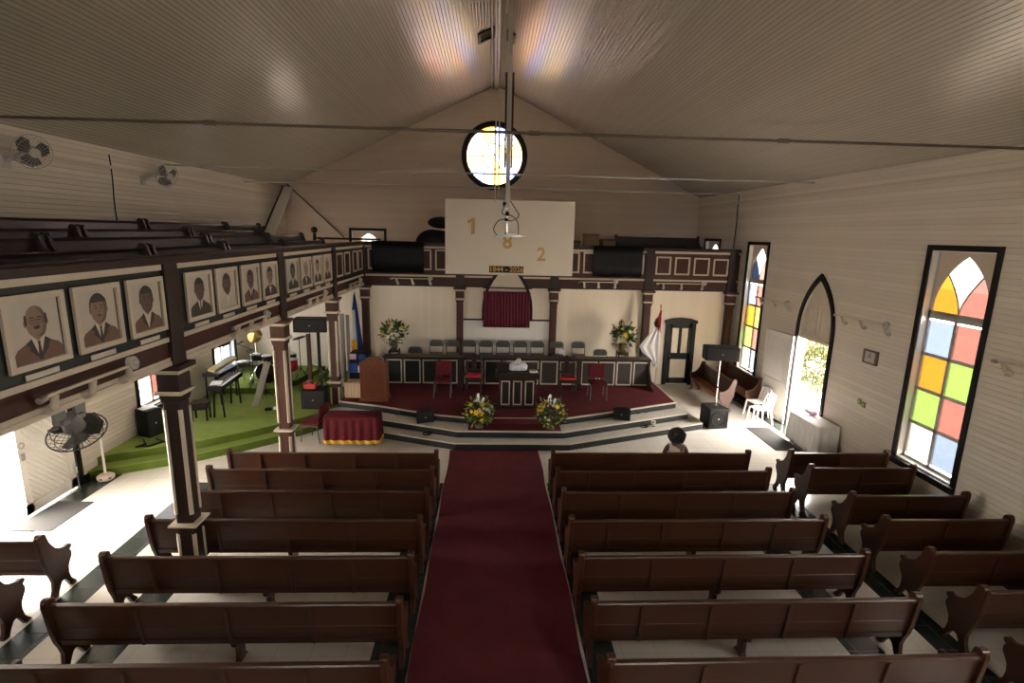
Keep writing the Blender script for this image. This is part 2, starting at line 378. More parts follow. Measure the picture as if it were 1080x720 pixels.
w = MB(); w.bx(XL, YC, 0, XR, YC+0.12, 3.3)
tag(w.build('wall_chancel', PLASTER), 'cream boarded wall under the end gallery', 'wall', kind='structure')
w = MB(); wall_grid(w, [XL, XR], [0, ZW], REAR_FILL, lambda a, b, c, d: w.bx(a, YF-TH, c, b, YF, d))
w.prism([(XL, ZW), (XR, ZW), (RIDX, RIDZ+.1)], 'xz', YF-TH, YF)
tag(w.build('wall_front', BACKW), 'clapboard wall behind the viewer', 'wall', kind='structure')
c = MB()
for x0, x1 in ((XL-TH-.3, RIDX), (RIDX, XR+TH+.3)):
    c.prism([(x0, roofz(x0)), (x1, roofz(x1)), (x1, roofz(x1)+.15), (x0, roofz(x0)+.15)], 'xz', YF-TH, YB+TH)
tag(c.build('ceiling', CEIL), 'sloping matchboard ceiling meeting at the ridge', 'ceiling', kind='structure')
g = MB(); g.bx(-60, -60, -1.3, 60, 80, -1.0)
tag(g.build('ground', GROUND), 'bright pavement outside the doors', 'ground', kind='structure')

for nm, q in (('door_landing', (XR+TH, RD[0]-.4, -1.0, XR+TH+1.1, RD[1]+.4, -.06)), ('door_landing', (XL-TH-1.1, LD[0]-.4, -1.0, XL-TH, LD[1]+.4, -.06))):
    m_ = MB(); m_.bx(*q); tag(m_.build(nm, GROUND), 'pale landing outside the %s door' % ('pointed' if q[0] > 0 else 'diagonal-boarded'), 'landing', kind='structure')
# eave mouldings, baseboards
for nm, x0, x1 in (('trim_1', XL, XL+.03), ('trim_2', XR-.03, XR)):
    m_ = MB(); m_.bx(x0, YF, 6.12, x1, YB, 6.18); tag(m_.build(nm, CREAM), 'thin cream rail below the eaves', 'trim', kind='structure')
def base(nm, segs):
    m_ = MB()
    for q in segs: m_.bx(*q)
    tag(m_.build(nm, BLACK), 'black baseboard along the wall', 'baseboard', kind='structure')
base('baseboard_left', [(XL, YF, 0, XL+.03, LD[0]-.1, .14), (XL, LD[1]+.1, 0, XL+.03, YC, .14)])
base('baseboard_right', [(XR-.03, YF, 0, XR, RD[0]-.1, .14), (XR-.03, RD[1]+.1, 0, XR, YC, .14)])

# ------------------------------------------------------------------ windows
def stained(name, label, wall, y0, y1, z0, z1, panes, arch, tall=True, rows=4, arch_cols=None):
    """wall: 'R','L','B'. Opening y0..y1 x z0..z1, black architrave, deep cream reveal, leaded panes."""
    def P(u, d, v):        # u along wall, d depth into the wall (0 = room face), v up
        return {'R': (XR+d, u, v), 'L': (XL-d, u, v), 'B': (u, YB+d, v)}[wall]
    def B(mb, u0, d0, v0, u1, d1, v1):
        a, b = P(u0, d0, v0), P(u1, d1, v1)
        mb.bx(*[min(p, q) for p, q in zip(a, b)], *[max(p, q) for p, q in zip(a, b)])
    t = T(name, label, 'window', kind='structure')
    fw, g = 0.10, 0.13
    f = MB()
    B(f, y0-fw, -.035, z0-.06, y0, .0, z1+fw); B(f, y1, -.035, z0-.06, y1+fw, 0, z1+fw)
    B(f, y0, -.035, z1, y1, 0, z1+fw); B(f, y0-fw, -.09, z0-.12, y1+fw, 0, z0)
    f.build('window_frame', BLACK, t, bevel=0.006)
    s_ = MB()
    B(s_, y0, 0, z0, y0+.02, .2, z1); B(s_, y1-.02, 0, z0, y1, .2, z1); B(s_, y0, 0, z1-.02, y1, .2, z1); B(s_, y0, 0, z0, y1, .2, z0+.03)
    s_.build('window_reveal', WHITE, t)
    u0, u1 = y0+.02, y1-.02
    sash = MB(); zt = z1-.02; zb = z0+.03
    zs = zt - arch if arch else zt      # springing / transom
    sw = 0.06
    def bar(ua, va, ub, vb): B(sash, ua, g-.02, va, ub, g+.02, vb)
    bar(u0, zb, u0+sw, zt); bar(u1-sw, zb, u1, zt); bar(u0, zb, u1, zb+.06)
    if tall:
        bar(u0, zs-.12, u1, zs); um = (u0+u1)/2; bar(um-sw/2, zb, um+sw/2, zs-.1)
        h = (zs-.12-zb-.06)/rows
        for r in range(1, rows): bar(u0, zb+.06+h*r-sw/2, u1, zb+.06+h*r+sw/2)
    cols = {}
    def pane(poly, mt, dd=0.0):
        cols.setdefault(mt, MB())
        n = len(poly); cols[mt].add([P(u, g+dd, v) for u, v in poly], [tuple(range(n))])
    if tall:
        for r in range(rows):
            for k in range(2):
                a, b = (u0+sw, um-sw/2) if k == 0 else (um+sw/2, u1-sw)
                va = zs-.12-h*(r+1)+sw/2; vb = zs-.12-h*r-sw/2
                if wall == 'R': k2 = 1-k          # from the nave the far pane stands on the picture's other side
                else: k2 = k
                pane([(a, va), (b, va), (b, vb), (a, vb)], panes[r][k2])
    if arch:
        pts = arch_pts(u0+.05, u1-.05, zs+.02, zt-.06, 10); k = len(pts)//2
        um = (u0+u1)/2; zm = zs + (zt-zs)*0.20; lead = []
        # spandrel board with the arch cut out
        sp = MB()
        def SP(poly):
            n = len(poly)
            vs = [P(u, g-.015, v) for u, v in poly] + [P(u, g+.015, v) for u, v in poly]
            sp.add(vs, [tuple(range(n)), tuple(range(2*n-1, n-1, -1))] + [(i, i+n, (i+1) % n+n, (i+1) % n) for i in range(n)])
        for i in range(k):
            (ya, za), (yb, zb_) = pts[i], pts[i+1]; SP([(ya, za), (u1, za), (u1, zb_), (yb, zb_)])
            (ya, za), (yb, zb_) = pts[-1-i], pts[-2-i]; SP([(ya, za), (u0, za), (u0, zb_), (yb, zb_)])
        SP([(u0, zt-.06), (u1, zt-.06), (u1, zt), (u0, zt)])
        sp.build('spandrel_panel', CREAM, t)
        q = k//2 + 1
        # lead lines: two curves from the middle base up to each haunch
        A = pts[q]; Bp = pts[-1-q]
        def curve(e, n=6):
            o = []
            for i in range(n+1):
                s2 = i/n; u = um + (e[0]-um)*(s2**1.6); v = zs+.02 + (e[1]-zs-.02)*s2; o.append((u, v))
            return o
        ca, cb = curve(A), curve(Bp)
        left = [(um, zs+.02)] + cb[1:] + pts[len(pts)-q:] ; right = [(um, zs+.02)] + list(reversed(pts[:q])) [::-1]
        polyB = cb + pts[len(pts)-q:]                       # low-u lancet side
        polyA = list(reversed(ca)) [::-1] + list(reversed(pts[:q]))
        top = list(reversed(cb)) [::-1][:-1] + list(reversed(pts[q:len(pts)-q])) + list(reversed(ca))[1:-1]
        lo, hi, tp = arch_cols
        pane(polyB, lo); pane(polyA, hi); pane(top, tp)
        for cv in (ca, cb, pts):
            sash.tube([P(u, g, v) for u, v in cv], 0.014, 6)
        bar(u0, zs-.02, u1, zs+.03)
    sash.build('window_sash', [LGREY], t)
    for mt, mb in cols.items(): mb.build('window_pane', mt, t)
    return t
PAN1 = [(G_BL, G_PK), (G_OR, G_GR), (G_GR, G_PK), (G_WH, G_BL)]
PAN2 = [(G2[0], G2[1]), (G2[2], G2[5]), (G2[3], G2[1]), (G2[4], G2[0])]
stained('window_1', 'tall stained window nearest the viewer, orange lancet in its arched head', 'R', *RW[0], PAN1, 1.12, arch_cols=(G_PK, G_OR, G_WH))
stained('window_2', 'tall stained window beside the tripod loudspeaker, navy lancet in its head', 'R', *RW[1], PAN2, 1.05, arch_cols=(G2[1], G_NV, G2[4]))
stained('window_3', 'gallery window on the clapboard wall behind the stacked gallery pews', 'R', *RW[2], PAN1, 0.9, tall=False, arch_cols=(G_LV, G_PK, G_WH))
stained('window_4', 'tall clear-glazed window on the clapboard wall beside the viewer, added for fill light', 'R', *RW[3], [(G_CL, G_CL)]*4, 1.12, arch_cols=(G_CL, G_CL, G_CL))  # unseen window, put in with clear glass to brighten the nave
PL = [(G_LW, G_PK), (G_LB, G_LW), (G_LW, G_PK)]
stained('window_5', 'low window with white and rose panes above the black speaker on green carpet', 'L', *LW[0], PL, 0, rows=3)
stained('window_6', 'low bright window beside the keyboard and drum kit', 'L', *LW[1], [(G_LW, G_LB)]*3, 0, rows=3)
stained('window_7', 'small rose gallery window under the cream corner brace', 'L', *LW[2], PL, 0.9, tall=False, arch_cols=(G_PK, G_PK, G_PK))
stained('window_8', 'low clear-glazed window under the gallery beside the viewer, added for fill light', 'L', *LW[3], [(G_LW, G_LW)]*3, 0, rows=3)  # out of view, added to bring in more daylight
stained('window_9', 'gallery window with white diamond light on the gable wall', 'B', *BW, PL, 0.9, tall=False, arch_cols=(G_OR, G_PK, G_WH))
# round window
t = T('window_10', 'round stained window with radial panes high on the gable wall', 'window', kind='structure')
f = MB(); n = 48
for i in range(n):
    a, b = 2*PI*i/n, 2*PI*(i+1)/n; q = lambda r, t_: (CX+r*math.cos(t_), CZ+r*math.sin(t_))
    f.prism([q(1.06, a), q(1.06, b), q(1.26, b), q(1.26, a)], 'xz', YB-.06, YB+.0)
    f.prism([q(1.06, a), q(1.06, b), q(1.12, b), q(1.12, a)], 'xz', YB+.0, YB+.2)
f.build('window_frame', BLACK, t)
f = MB()
for k in range(12):
    a = 2*PI*k/12; r0 = 0.02 if k % 3 == 0 or k % 2 == 0 else 0.46
    f.bar((CX+r0*math.cos(a), YB+.1, CZ+r0*math.sin(a)), (CX+1.07*math.cos(a), YB+.1, CZ+1.07*math.sin(a)), 0.034)
f.ring((CX, YB+.1, CZ), 0.46, 0.02, 'y', 32, 6)
f.build('muntin', BLACKG, t)
rc = [G_YL, G_CW, G_LV, G_AM, G_CW, G_RP, G_YL, G_LV, G_CW, G_YL, G_LV, G_CW]
rcs = {}
for k in range(12):
    for r0, r1, off in ((0.0, .46, 5), (.46, 1.07, 0)):
        mt = rc[(k+off) % 12] if r0 else (G_CW, G_YL, G_CW, G_LV)[k % 4]
        rcs.setdefault(mt, MB()); pts = []
        a, b = 2*PI*k/12, 2*PI*(k+1)/12
        for i in range(5): t_ = a+(b-a)*i/4; pts.append((CX+r1*math.cos(t_), YB+.1, CZ+r1*math.sin(t_)))
        if r0:
            for i in range(4, -1, -1): t_ = a+(b-a)*i/4; pts.append((CX+r0*math.cos(t_), YB+.1, CZ+r0*math.sin(t_)))
        else: pts.append((CX, YB+.1, CZ))
        rcs[mt].add(pts, [tuple(range(len(pts)))])
for mt, mb in rcs.items(): mb.build('window_pane', mt, t)
# unseen rear windows behind the viewer, added for fill light
for i, q in enumerate(REAR_FILL):
    f = MB(); f.bx(q[0], YF-.15, q[2], q[1], YF-.12, q[3]); tag(f.build('window_%d' % (11+i), G_CL), 'clear window added behind the viewer for fill light', 'window', kind='structure')
# sampling portals for the sky at each opening
for q in RW + [RD]: portal((XR+TH+.03, (q[0]+q[1])/2, (q[2]+q[3])/2), (0, PI/2, 0), q[3]-q[2], q[1]-q[0])
for q in LW + [(7.35, 8.55, 0, 2.55)]: portal((XL-TH-.03, (q[0]+q[1])/2, (q[2]+q[3])/2), (0, -PI/2, 0), q[3]-q[2], q[1]-q[0])
portal((CX, YB+TH+.03, CZ), (-PI/2, 0, 0), 2.2, 2.2)
portal((-4.82, YB+TH+.03, 4.35), (-PI/2, 0, 0), 1.25, 1.2)
for q in REAR_FILL: portal(((q[0]+q[1])/2, YF-TH-.03, (q[2]+q[3])/2), (PI/2, 0, 0), q[1]-q[0], q[3]-q[2])

# ------------------------------------------------------------------ doors
# pointed door on the clapboard wall
t = T('door_1', 'open pointed-arch doorway with black moulding and cream panelled head', 'door', kind='structure')
f = MB(); op = arch_pts(RD[0]-.1, RD[1]+.1, ZS, RD[3]+.17, 10)
for i in range(len(ap)-1): f.prism([ap[i], ap[i+1], op[i+1], op[i]], 'yz', XR-.05, XR)
f.bx(XR-.05, RD[0]-.1, 0, XR, RD[0], ZS); f.bx(XR-.05, RD[1], 0, XR, RD[1]+.1, ZS)
f.build('door_frame', BLACK, t, bevel=0.006)
f = MB(); f.prism([(RD[0], 2.5), (RD[1], 2.5)] + ap, 'yz', XR+.06, XR+.11)
f.bx(XR+.03, RD[0], 2.46, XR+.13, RD[1], 2.53)
inner = arch_pts(RD[0]+.2, YM-.08, 2.9, 3.55, 6)
for y0, y1 in ((RD[0]+.16, YM-.06), (YM+.06, RD[1]-.16)):
    for q in ((y0, 2.64, y0+.03, 3.3), (y1-.03, 2.64, y1, 3.3), (y0, 2.64, y1, 2.67), (y0, 3.27, y1, 3.3)):
        f.bx(XR+.045, q[0], q[1], XR+.06, q[2], q[3])
f.build('door_head', CREAM, t)
f = MB()
hx, hy = XR-.06, RD[1]+.04
M_ = RZ(math.radians(4))
def leafbox(u0, v0, u1, v1, d0, d1):
    c_ = M_ @ Vector((-(d0+d1)/2, (u0+u1)/2, 0)); f.obx((hx+c_.x, hy+c_.y, (v0+v1)/2), (abs(d1-d0), u1-u0, v1-v0), M_)
leafbox(0, .02, 1.22, 2.47, 0, .035)
for q in ((0, .02, .1, 2.47), (1.12, .02, 1.22, 2.47), (0, .02, 1.22, .16), (0, 2.35, 1.22, 2.47), (0, 1.0, 1.22, 1.12)): leafbox(q[0], q[1], q[2], q[3], .035, .05)
for k in range(11): leafbox(.12+k*.09, 1.15, .15+k*.09, 2.32, .035, .043)
f.build('door_leaf', WHITE, t)
f = MB(); f.ell((hx-.10, hy+1.13, 1.05), .03); f.build('door_handle', METAL, t)
# double door under the gallery
t = T('door_2', 'white diagonal-boarded door, one leaf shut and the other open to daylight', 'door', kind='structure')
f = MB(); f.bx(XL, LD[1], 0, XL+.06, LD[1]+.13, 2.7); f.bx(XL, LD[0]-.13, 0, XL+.06, LD[0], 2.7); f.bx(XL, LD[0]-.13, 2.55, XL+.06, LD[1]+.13, 2.7)
f.build('door_frame', BLACK, t, bevel=0.006)
def leaf(parent, y0, y1, x):
    f = MB(); f.bx(x-.04, y0, .03, x, y1, 2.5)
    for q in ((y0, .03, y0+.13, 2.5), (y1-.13, .03, y1, 2.5), (y0, .03, y1, .22), (y0, 2.3, y1, 2.5)): f.bx(x, q[0], q[1], x+.02, q[2], q[3])
    d = y1-y0-.26; k = 0
    z = .22-d
    while z < 2.3:                                    # diagonal boards, raised in turn
        za, zb = z, z+d
        pts = [(y0+.13, zb), (y1-.13, za)]
        a0, b0 = Vector((y0+.13, zb)), Vector((y1-.13, za))
        lo, hi = .24, 2.28
        def clip(p, q):
            s0, s1 = 0, 1
            for s_, lim, sg in ((1, lo, 1), (1, hi, -1)):
                pa, qa = (p.y-lim)*sg, (q.y-lim)*sg
                if pa < 0 and qa < 0: return None
                if pa < 0: s0 = max(s0, pa/(pa-qa))
                if qa < 0: s1 = min(s1, pa/(pa-qa))
            return (p.lerp(q, s0), p.lerp(q, s1)) if s0 < s1 else None
        r = clip(a0, b0)
        if r: f.bar((x+.004, r[0].x, r[0].y), (x+.004, r[1].x, r[1].y), .05, .012)
        z += .11
    lf = f.build('door_leaf', WHITE, parent); return lf
lf = leaf(t, 8.58, 9.70, XL+.02)
f = MB(); f.ring((XL+.05, 8.66, 1.28), .05, .008, 'x', 14); f.bx(XL+.04, 8.63, 1.02, XL+.06, 8.69, 1.14); f.build('door_handle', METAL, t)
for z in (.35, 1.9):
    f = MB(); f.cyl((XL+.05, 9.70, z-.06), (XL+.05, 9.70, z+.06), .015); f.build('hinge', METAL, t)
# chancel door
t = T('door_3', 'black framed door with three cream panels under the end gallery', 'door', (0, 0, 0), kind='structure')
f = MB(); x0, x1 = 5.92, 6.95
f.bx(x0, YC-.07, 0, x0+.13, YC, 2.2); f.bx(x1-.13, YC-.07, 0, x1, YC, 2.2)
f.prism([(x0-.04, 2.14), (x1+.04, 2.14), (x1+.04, 2.24), (x1-.2, 2.31), (x0+.5, 2.34), (x0+.2, 2.31), (x0-.04, 2.24)], 'xz', YC-.09, YC)
f.build('door_frame', BLACK, t, bevel=0.008)
f = MB(); a, b = x0+.13, x1-.13
for q in ((a, .05, a+.11, 2.14), (b-.11, .05, b, 2.14), (a, 1.98, b, 2.14), (a, .9, b, 1.12), (a, .05, b, .25), ((a+b)/2-.05, 1.1, (a+b)/2+.05, 2.0)):
    f.bx(q[0], YC-.045, q[1], q[2], YC, q[3])
lf = f.build('door_leaf', BLACK, t, bevel=0.004)
for q in ((a+.11, 1.12, (a+b)/2-.05, 1.98), ((a+b)/2+.05, 1.12, b-.11, 1.98), (a+.11, .25, b-.11, .9)):
    f = MB(); f.bx(q[0], YC-.02, q[1], q[2], YC, q[3]); f.build('door_panel', mat('pale_door_panel', (.74, .66, .50), .5), lf)
f = MB(); f.ell((a+.06, YC-.08, 1.02), .035); f.cyl((a+.06, YC-.07, 1.02), (a+.06, YC-.03, 1.02), .012); f.build('door_handle', CHROME, t)

# ------------------------------------------------------------------ galleries
GX0, GYB = -4.1, 17.2
zf = 3.42
g = MB(); g.bx(XL, YF, 3.26, GX0-.12, YB, zf); g.bx(GX0-.12, GYB+.12, 3.26, XR, YB, zf)
for k in range(1, 4):                     # rising tiers toward the wall
    pass
for x1, z1 in ((-4.24, 3.74), (-5.22, 3.87), (-6.05, 3.98), (-6.85, 4.13)): g.bx(XL, YF, zf, x1, 17.6, z1)
g.bx(4.2, 18.4, zf, 7.9, YB, zf+.32); g.bx(4.2, 19.3, zf+.32, 7.9, YB, zf+.62)
g.bx(2.3, 17.5, zf, 4.2, 18.6, zf+.16)
tag(g.build('trim_3', WHITE), 'gallery deck with rising tiers', 'gallery floor', kind='structure')
def parapet(name, label, along, a0, a1, panels, posts):
    """along 'y': faces +x at GX0; along 'x': faces -y at GYB"""
    t = T(name, label, 'gallery parapet', kind='structure')
    def B(mb, u0, d0, z0, u1, d1, z1):
        if along == 'y': mb.bx(GX0-d1, u0, z0, GX0-d0, u1, z1)
        else: mb.bx(u0, GYB+d0, z0, u1, GYB+d1, z1)
    m_ = MB(); B(m_, a0, 0, 3.34, a1, .12, 3.58); m_.build('fascia_board', MAROON, t)
    m_ = MB(); B(m_, a0, 0, 3.58, a1, .12, 4.52); m_.build('panel_board', BLACKG if along == 'y' else COLW, t)
    m_ = MB(); B(m_, a0, -.05, 4.52, a1, .17, 4.61); B(m_, a0, -.02, 4.61, a1, .14, 4.63); m_.build('cap_rail', DARKW, t, bevel=0.01)
    m_ = MB(); B(m_, a0, -.025, 4.45, a1, 0, 4.52); m_.build('upper_strip', CREAM, t)
    m_ = MB(); B(m_, a0, -.025, 3.545, a1, 0, 3.605); m_.build('lower_strip', CREAM, t)
    m_ = MB(); B(m_, a0, -.03, 3.235, a1, .14, 3.29); B(m_, a0, -.015, 3.29, a1, .13, 3.34); m_.build('soffit_strip', CREAM if along == 'y' else DARKW, t)
    for p in posts:
        m_ = MB(); B(m_, p-.14, -.06, 3.23, p+.14, 0.02, 4.53); m_.build('pilaster', DARKW, t, bevel=0.008)
    for (p0, p1, z0, z1) in panels:
        m_ = MB(); w_ = .05
        m_.m = 0; B(m_, p0, -.012, z0, p1, 0, z1)
        m_.m = 1
        for q in ((p0, z0, p0+w_, z1), (p1-w_, z0, p1, z1), (p0, z0, p1, z0+w_), (p0, z1-w_, p1, z1)): B(m_, q[0], -.03, q[1], q[2], -.008, q[3])
        m_.build('framed_panel', [MAROON, CREAM], t)
    return t
CY = [6.85, 10.4, 13.9, 17.25]
parapet('trim_4', 'long gallery front hung with portraits of men', 'y', YF, GYB+.12,
        [(14.16, 14.76, 3.73, 4.37), (14.95, 15.52, 3.74, 4.37), (15.84, 16.38, 3.75, 4.37), (16.5, 17.0, 3.75, 4.37)], [3.35] + CY)
CXS = [-4.06, -1.0, 2.08, 5.2, 7.98]
parapet('trim_5', 'end gallery front with maroon framed panels behind the white board', 'x', GX0, XR,
        [(5.40, 5.90, 3.76, 4.35), (6.03, 6.53, 3.76, 4.34), (6.66, 7.18, 3.75, 4.33), (7.31, 7.82, 3.75, 4.31), (2.4, 2.88, 3.76, 4.44), (3.0, 3.5, 3.76, 4.44),
         (4.5, 5.0, 3.76, 4.4), (-2.3, -1.92, 3.76, 4.42), (-1.8, -1.3, 3.76, 4.42), (-3.95, -3.7, 3.76, 4.42)], CXS[1:])

def column(loc, label, wood, zb=0.0, strips=True):
    t = T('column', label, 'column', loc, group='gallery columns', kind='structure')
    H = 3.235-zb
    m_ = MB(); m_.bx(-.11, -.11, .98, .11, .11, 2.72); m_.prism([(-.11, 2.72), (.11, 2.72), (.14, 2.82), (-.14, 2.82)], 'xz', -.14, .14)
    m_.build('shaft', wood, t, bevel=0.012)
    m_ = MB(); m_.bx(-.14, -.14, 2.82, .14, .14, 3.12); m_.bx(-.2, -.2, 3.17, .2, .2, 3.235); m_.build('capital', wood, t, bevel=0.006)
    for z in (2.83, 3.115):
        m_ = MB(); m_.bx(-.17, -.17, z, .17, .17, z+.05); m_.build('capital_band', CREAM, t, bevel=0.006)
    m_ = MB(); m_.bx(-.145, -.145, 0, .145, .145, .93) if False else m_.bx(-.115, -.115, 0, .115, .115, .93); m_.build('pedestal', wood, t, bevel=0.012)
    m_ = MB(); m_.bx(-.15, -.15, .93, .15, .15, .985); m_.bx(-.19, -.19, .955, .19, .19, .98); m_.build('pedestal_band', CREAM, t, bevel=0.004)
    m_ = MB()
    for sx in (-1, 1):
        for sy in (-1, 1):
            for z0, z1, r in ((1.12, 2.62, .112), (.12, .82, .117)):
                m_.obx((sx*(r-.008), sy*(r-.008), (z0+z1)/2), (.05, .03, z1-z0), RZ(sx*sy*PI/-4))
    if strips: m_.build('chamfer_strip', CREAM, t)
    return t
cl = ['nearest column below the gallery, standing among the pews', 'column beside the green carpet and the maroon stacking chair', 'column behind the wooden lectern by the pine crate', 'column at the inner corner of the two galleries beside the blue and white flag']
for i, y in enumerate(CY):
    column((GX0-.06, y, 0) if i < 3 else (GX0+.03, GYB+.0, 0), cl[i], DARKW if i == 0 else COLW, strips=i < 3)  # nearest column darker, the rest lighter: lit difference put into the colour
cl = ['column rising behind the chairs on the lectern side of the curtain', 'column rising behind the chair with a paper, right of the curtain', 'column behind the white and red flag', 'column in the corner beside the stained window']
for i, x in enumerate(CXS[1:]): column((x, GYB-.02, 0), cl[i], COLW, strips=False)

# ------------------------------------------------------------------ chancel steps, platform, carpets, stage
def step(name, label, poly, z0, z1, top, side, lip=True):
    m_ = MB(); m_.prism(poly, 'xy', z0, z1-.03); m_.m = 1; m_.prism(poly, 'xy', z1-.03, z1)
    return tag(m_.build(name, [side, top]), label, 'step', kind='structure')
step('trim_6', 'lowest black-fronted chancel step with pale tread', [(-4.55, 12.95), (-2.54, 12.22), (-.78, 11.56), (1.9, 11.56), (5.68, 13.02), (5.62, 13.6), (5.2, YC), (-4.0, YC), (-4.1, 13.6)], 0, .17, TREAD, RISER)
step('trim_7', 'middle black-fronted chancel step with pale tread', [(-4.25, 13.25), (-.755, 11.90), (1.81, 11.88), (5.38, 13.32), (5.33, 13.9), (5.12, YC), (-4.0, YC), (-4.05, 13.8)], .17, .34, TREAD, RISER)
m_ = MB(); pf = [(-4.0, 13.58), (-2.87, 13.22), (-1.39, 12.60), (-.53, 12.38), (1.88, 12.38), (3.53, 13.05), (5.18, 13.74), (5.12, YC), (-4.0, YC)]
m_.prism(pf, 'xy', .34, .47)
tag(m_.build('trim_8', RISER), 'black front of the chancel platform', 'platform', kind='structure')
m_ = MB()
for (a, b) in zip(pf[:7], pf[1:8]): m_.bar((a[0], a[1]+.02, .485), (b[0], b[1]+.02, .485), .05, .03)
m_.m = 1; m_.prism([(x+(.03 if x < 0 else -.03), y+.03) for x, y in pf[:7]] + [(5.09, YC), (-3.97, YC)], 'xy', .47, .505)
tag(m_.build('platform_carpet', [CREAM, CARPET]), 'maroon carpet covering the chancel platform with pale nosing', 'carpet', kind='structure')
m_ = MB(); m_.bx(-2.05, 15.95, .505, 3.15, YC, .72); tag(m_.build('trim_9', CARPET), 'low carpeted riser under the row of folding chairs', 'platform', kind='structure')
m_ = MB(); m_.bx(-.5, 11.93, .34, 1.75, 12.7, .352); m_.bx(-.5, 12.355, .352, 1.75, 12.37, .49)
m_.bx(.05, 12.42, .505, 1.38, 13.35, .60)
tag(m_.build('step_carpet', CARPET), 'maroon carpet on the step before the communion table', 'carpet', kind='structure')
# nave runner, gently rumpled
m_ = MB(); m_.smooth = True; nx, ny = 8, 90; y0, y1 = 2.5, 11.54
vs = []
for j in range(ny+1):
    for i in range(nx+1):
        y = y0+(y1-y0)*j/ny; x = -.885+2.055*i/nx + .012*math.sin(y*3.1)
        rp = max(0, math.sin(y*4.3+.5*math.sin(x*2)+.3*i/nx))**6*.016 + max(0, math.sin(y*2.7+1+.4*x))**8*.014
        vs.append((x, y, .012+rp))
m_.add(vs, [(j*(nx+1)+i, j*(nx+1)+i+1, (j+1)*(nx+1)+i+1, (j+1)*(nx+1)+i) for j in range(ny) for i in range(nx)])
vs2 = [(-.87, y0, 0), (1.23, y0, 0), (1.23, y1, 0), (-.87, y1, 0)]
tag(m_.build('aisle_carpet', CARPET), 'long rumpled maroon carpet running down the aisle', 'carpet', kind='thing')
# green carpeted stage
gb = [(XL, 10.0), (-7.69, 10.15), (-7.03, 10.5), (-6.24, 10.92), (-5.6, 11.4), (-4.97, 11.95), (-4.3, 12.75), (-4.0, 13.3), (-4.0, YC), (XL, YC)]
def off(d): return [(x+ (0 if x in (XL, -4.0) else -d*.45), y+(d if y < YC else 0)) for x, y in gb]
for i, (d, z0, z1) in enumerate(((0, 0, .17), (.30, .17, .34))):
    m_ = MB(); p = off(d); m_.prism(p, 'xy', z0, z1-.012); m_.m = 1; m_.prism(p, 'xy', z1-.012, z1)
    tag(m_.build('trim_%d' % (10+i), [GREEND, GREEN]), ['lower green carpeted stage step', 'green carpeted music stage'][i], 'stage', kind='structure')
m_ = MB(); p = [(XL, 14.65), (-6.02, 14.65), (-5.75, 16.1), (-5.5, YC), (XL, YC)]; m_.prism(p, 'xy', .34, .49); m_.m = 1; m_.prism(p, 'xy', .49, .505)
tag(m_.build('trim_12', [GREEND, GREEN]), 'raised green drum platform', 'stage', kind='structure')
m_ = MB(); m_.bx(-7.85, 8.15, .0, -7.2, 9.12, .012); tag(m_.build('door_mat', MATG, bevel=.004), 'grey door mat inside the diagonal-boarded door', 'mat')
m_ = MB(); m_.bx(6.92, 11.62, .0, 7.55, 13.15, .012); tag(m_.build('door_mat', MATG, bevel=.004), 'dark grey door mat beside the white cloth table', 'mat')

# ------------------------------------------------------------------ pews
ENDP = [(0.0,.97),(.05,.985),(.09,.95),(.10,.90),(.13,.80),(.20,.69),(.28,.63),(.36,.605),(.42,.615),(.455,.59),(.455,.555),(.42,.53),(.44,.49),(.44,.43),(.40,.37),(.365,.31),(.355,.22),(.375,.12),(.42,.06),(.45,.03),(.45,0),(.37,0),(.345,.05),(.30,.13),(.26,.165),(.215,.155),(.18,.10),(.15,.04),(.14,0),(.06,0),(.06,.04),(.09,.11),(.10,.22),(.075,.31),(.03,.42),(.0,.55),(-.03,.80),(-.045,.90),(-.04,.96)]
def make_pew(L, label, segs, mats=None, group='varnished pews in the nave', name='pew', backh=.92, seatm=None):
    """faces +y; origin on the floor at the middle, under the top of the back"""
    wd, sd = mats or (PEW, PEW)
    t = T(name, label, 'pew', group=group)
    h = L/2
    lean = lambda z: .075*(backh-z)/.55
    m_ = MB(); m_.prism([(lean(.35), .35), (lean(.35)+.028, .35), (.028, backh-.03), (0, backh-.03)], 'yz', -h+.05, h-.05)
    m_.prism([(lean(.60)-.005, .60), (lean(.60), .606), (lean(.60), .594)], 'yz', -h+.05, h-.05)
    m_.build('backrest', wd, t)
    m_ = MB(); m_.prism([(-.018, backh-.045), (.045, backh-.045), (.05, backh-.01), (.03, backh), (-.012, backh), (-.022, backh-.015)], 'yz', -h+.04, h-.04)
    m_.build('top_rail', wd, t)
    m_ = MB(); m_.bx(-h+.05, .06, .405, h-.05, .43, .435); m_.bx(-h+.05, .38, .35, h-.05, .405, .405); m_.build('seat', seatm or wd, t, bevel=.006)
    for s in segs:
        x = -h+L*s; m_ = MB()
        m_.prism([(lean(.36)-.022, .36), (lean(.36), .36), (0, backh-.05), (-.022, backh-.05)], 'yz', x-.02, x+.02); m_.build('batten', wd, t, bevel=.006)
    for sx in (-1, 1):
        m_ = MB(); x = sx*(h-.025); m_.prism(ENDP, 'yz', x-.028, x+.028)
        m_.cyl((x-.04, .02, .945), (x+.04, .02, .945), .045, n=14)
        m_.build('end_panel', sd, t, bevel=.006)
    if L > 2.6:
        m_ = MB(); m_.prism([(.08, .36), (.40, .36), (.38, .22), (.30, .16), (.30, .06), (.36, 0), (.12, 0), (.18, .06), (.18, .2), (.10, .28)], 'yz', -.03, .03); m_.build('support_bracket', wd, t, bevel=.005)
    return t
rows = [4.36, 5.20, 6.06, 6.94, 7.79, 8.56, 9.27]
ordn = ['seventh', 'sixth', 'fifth', 'fourth', 'third', 'second', 'first']
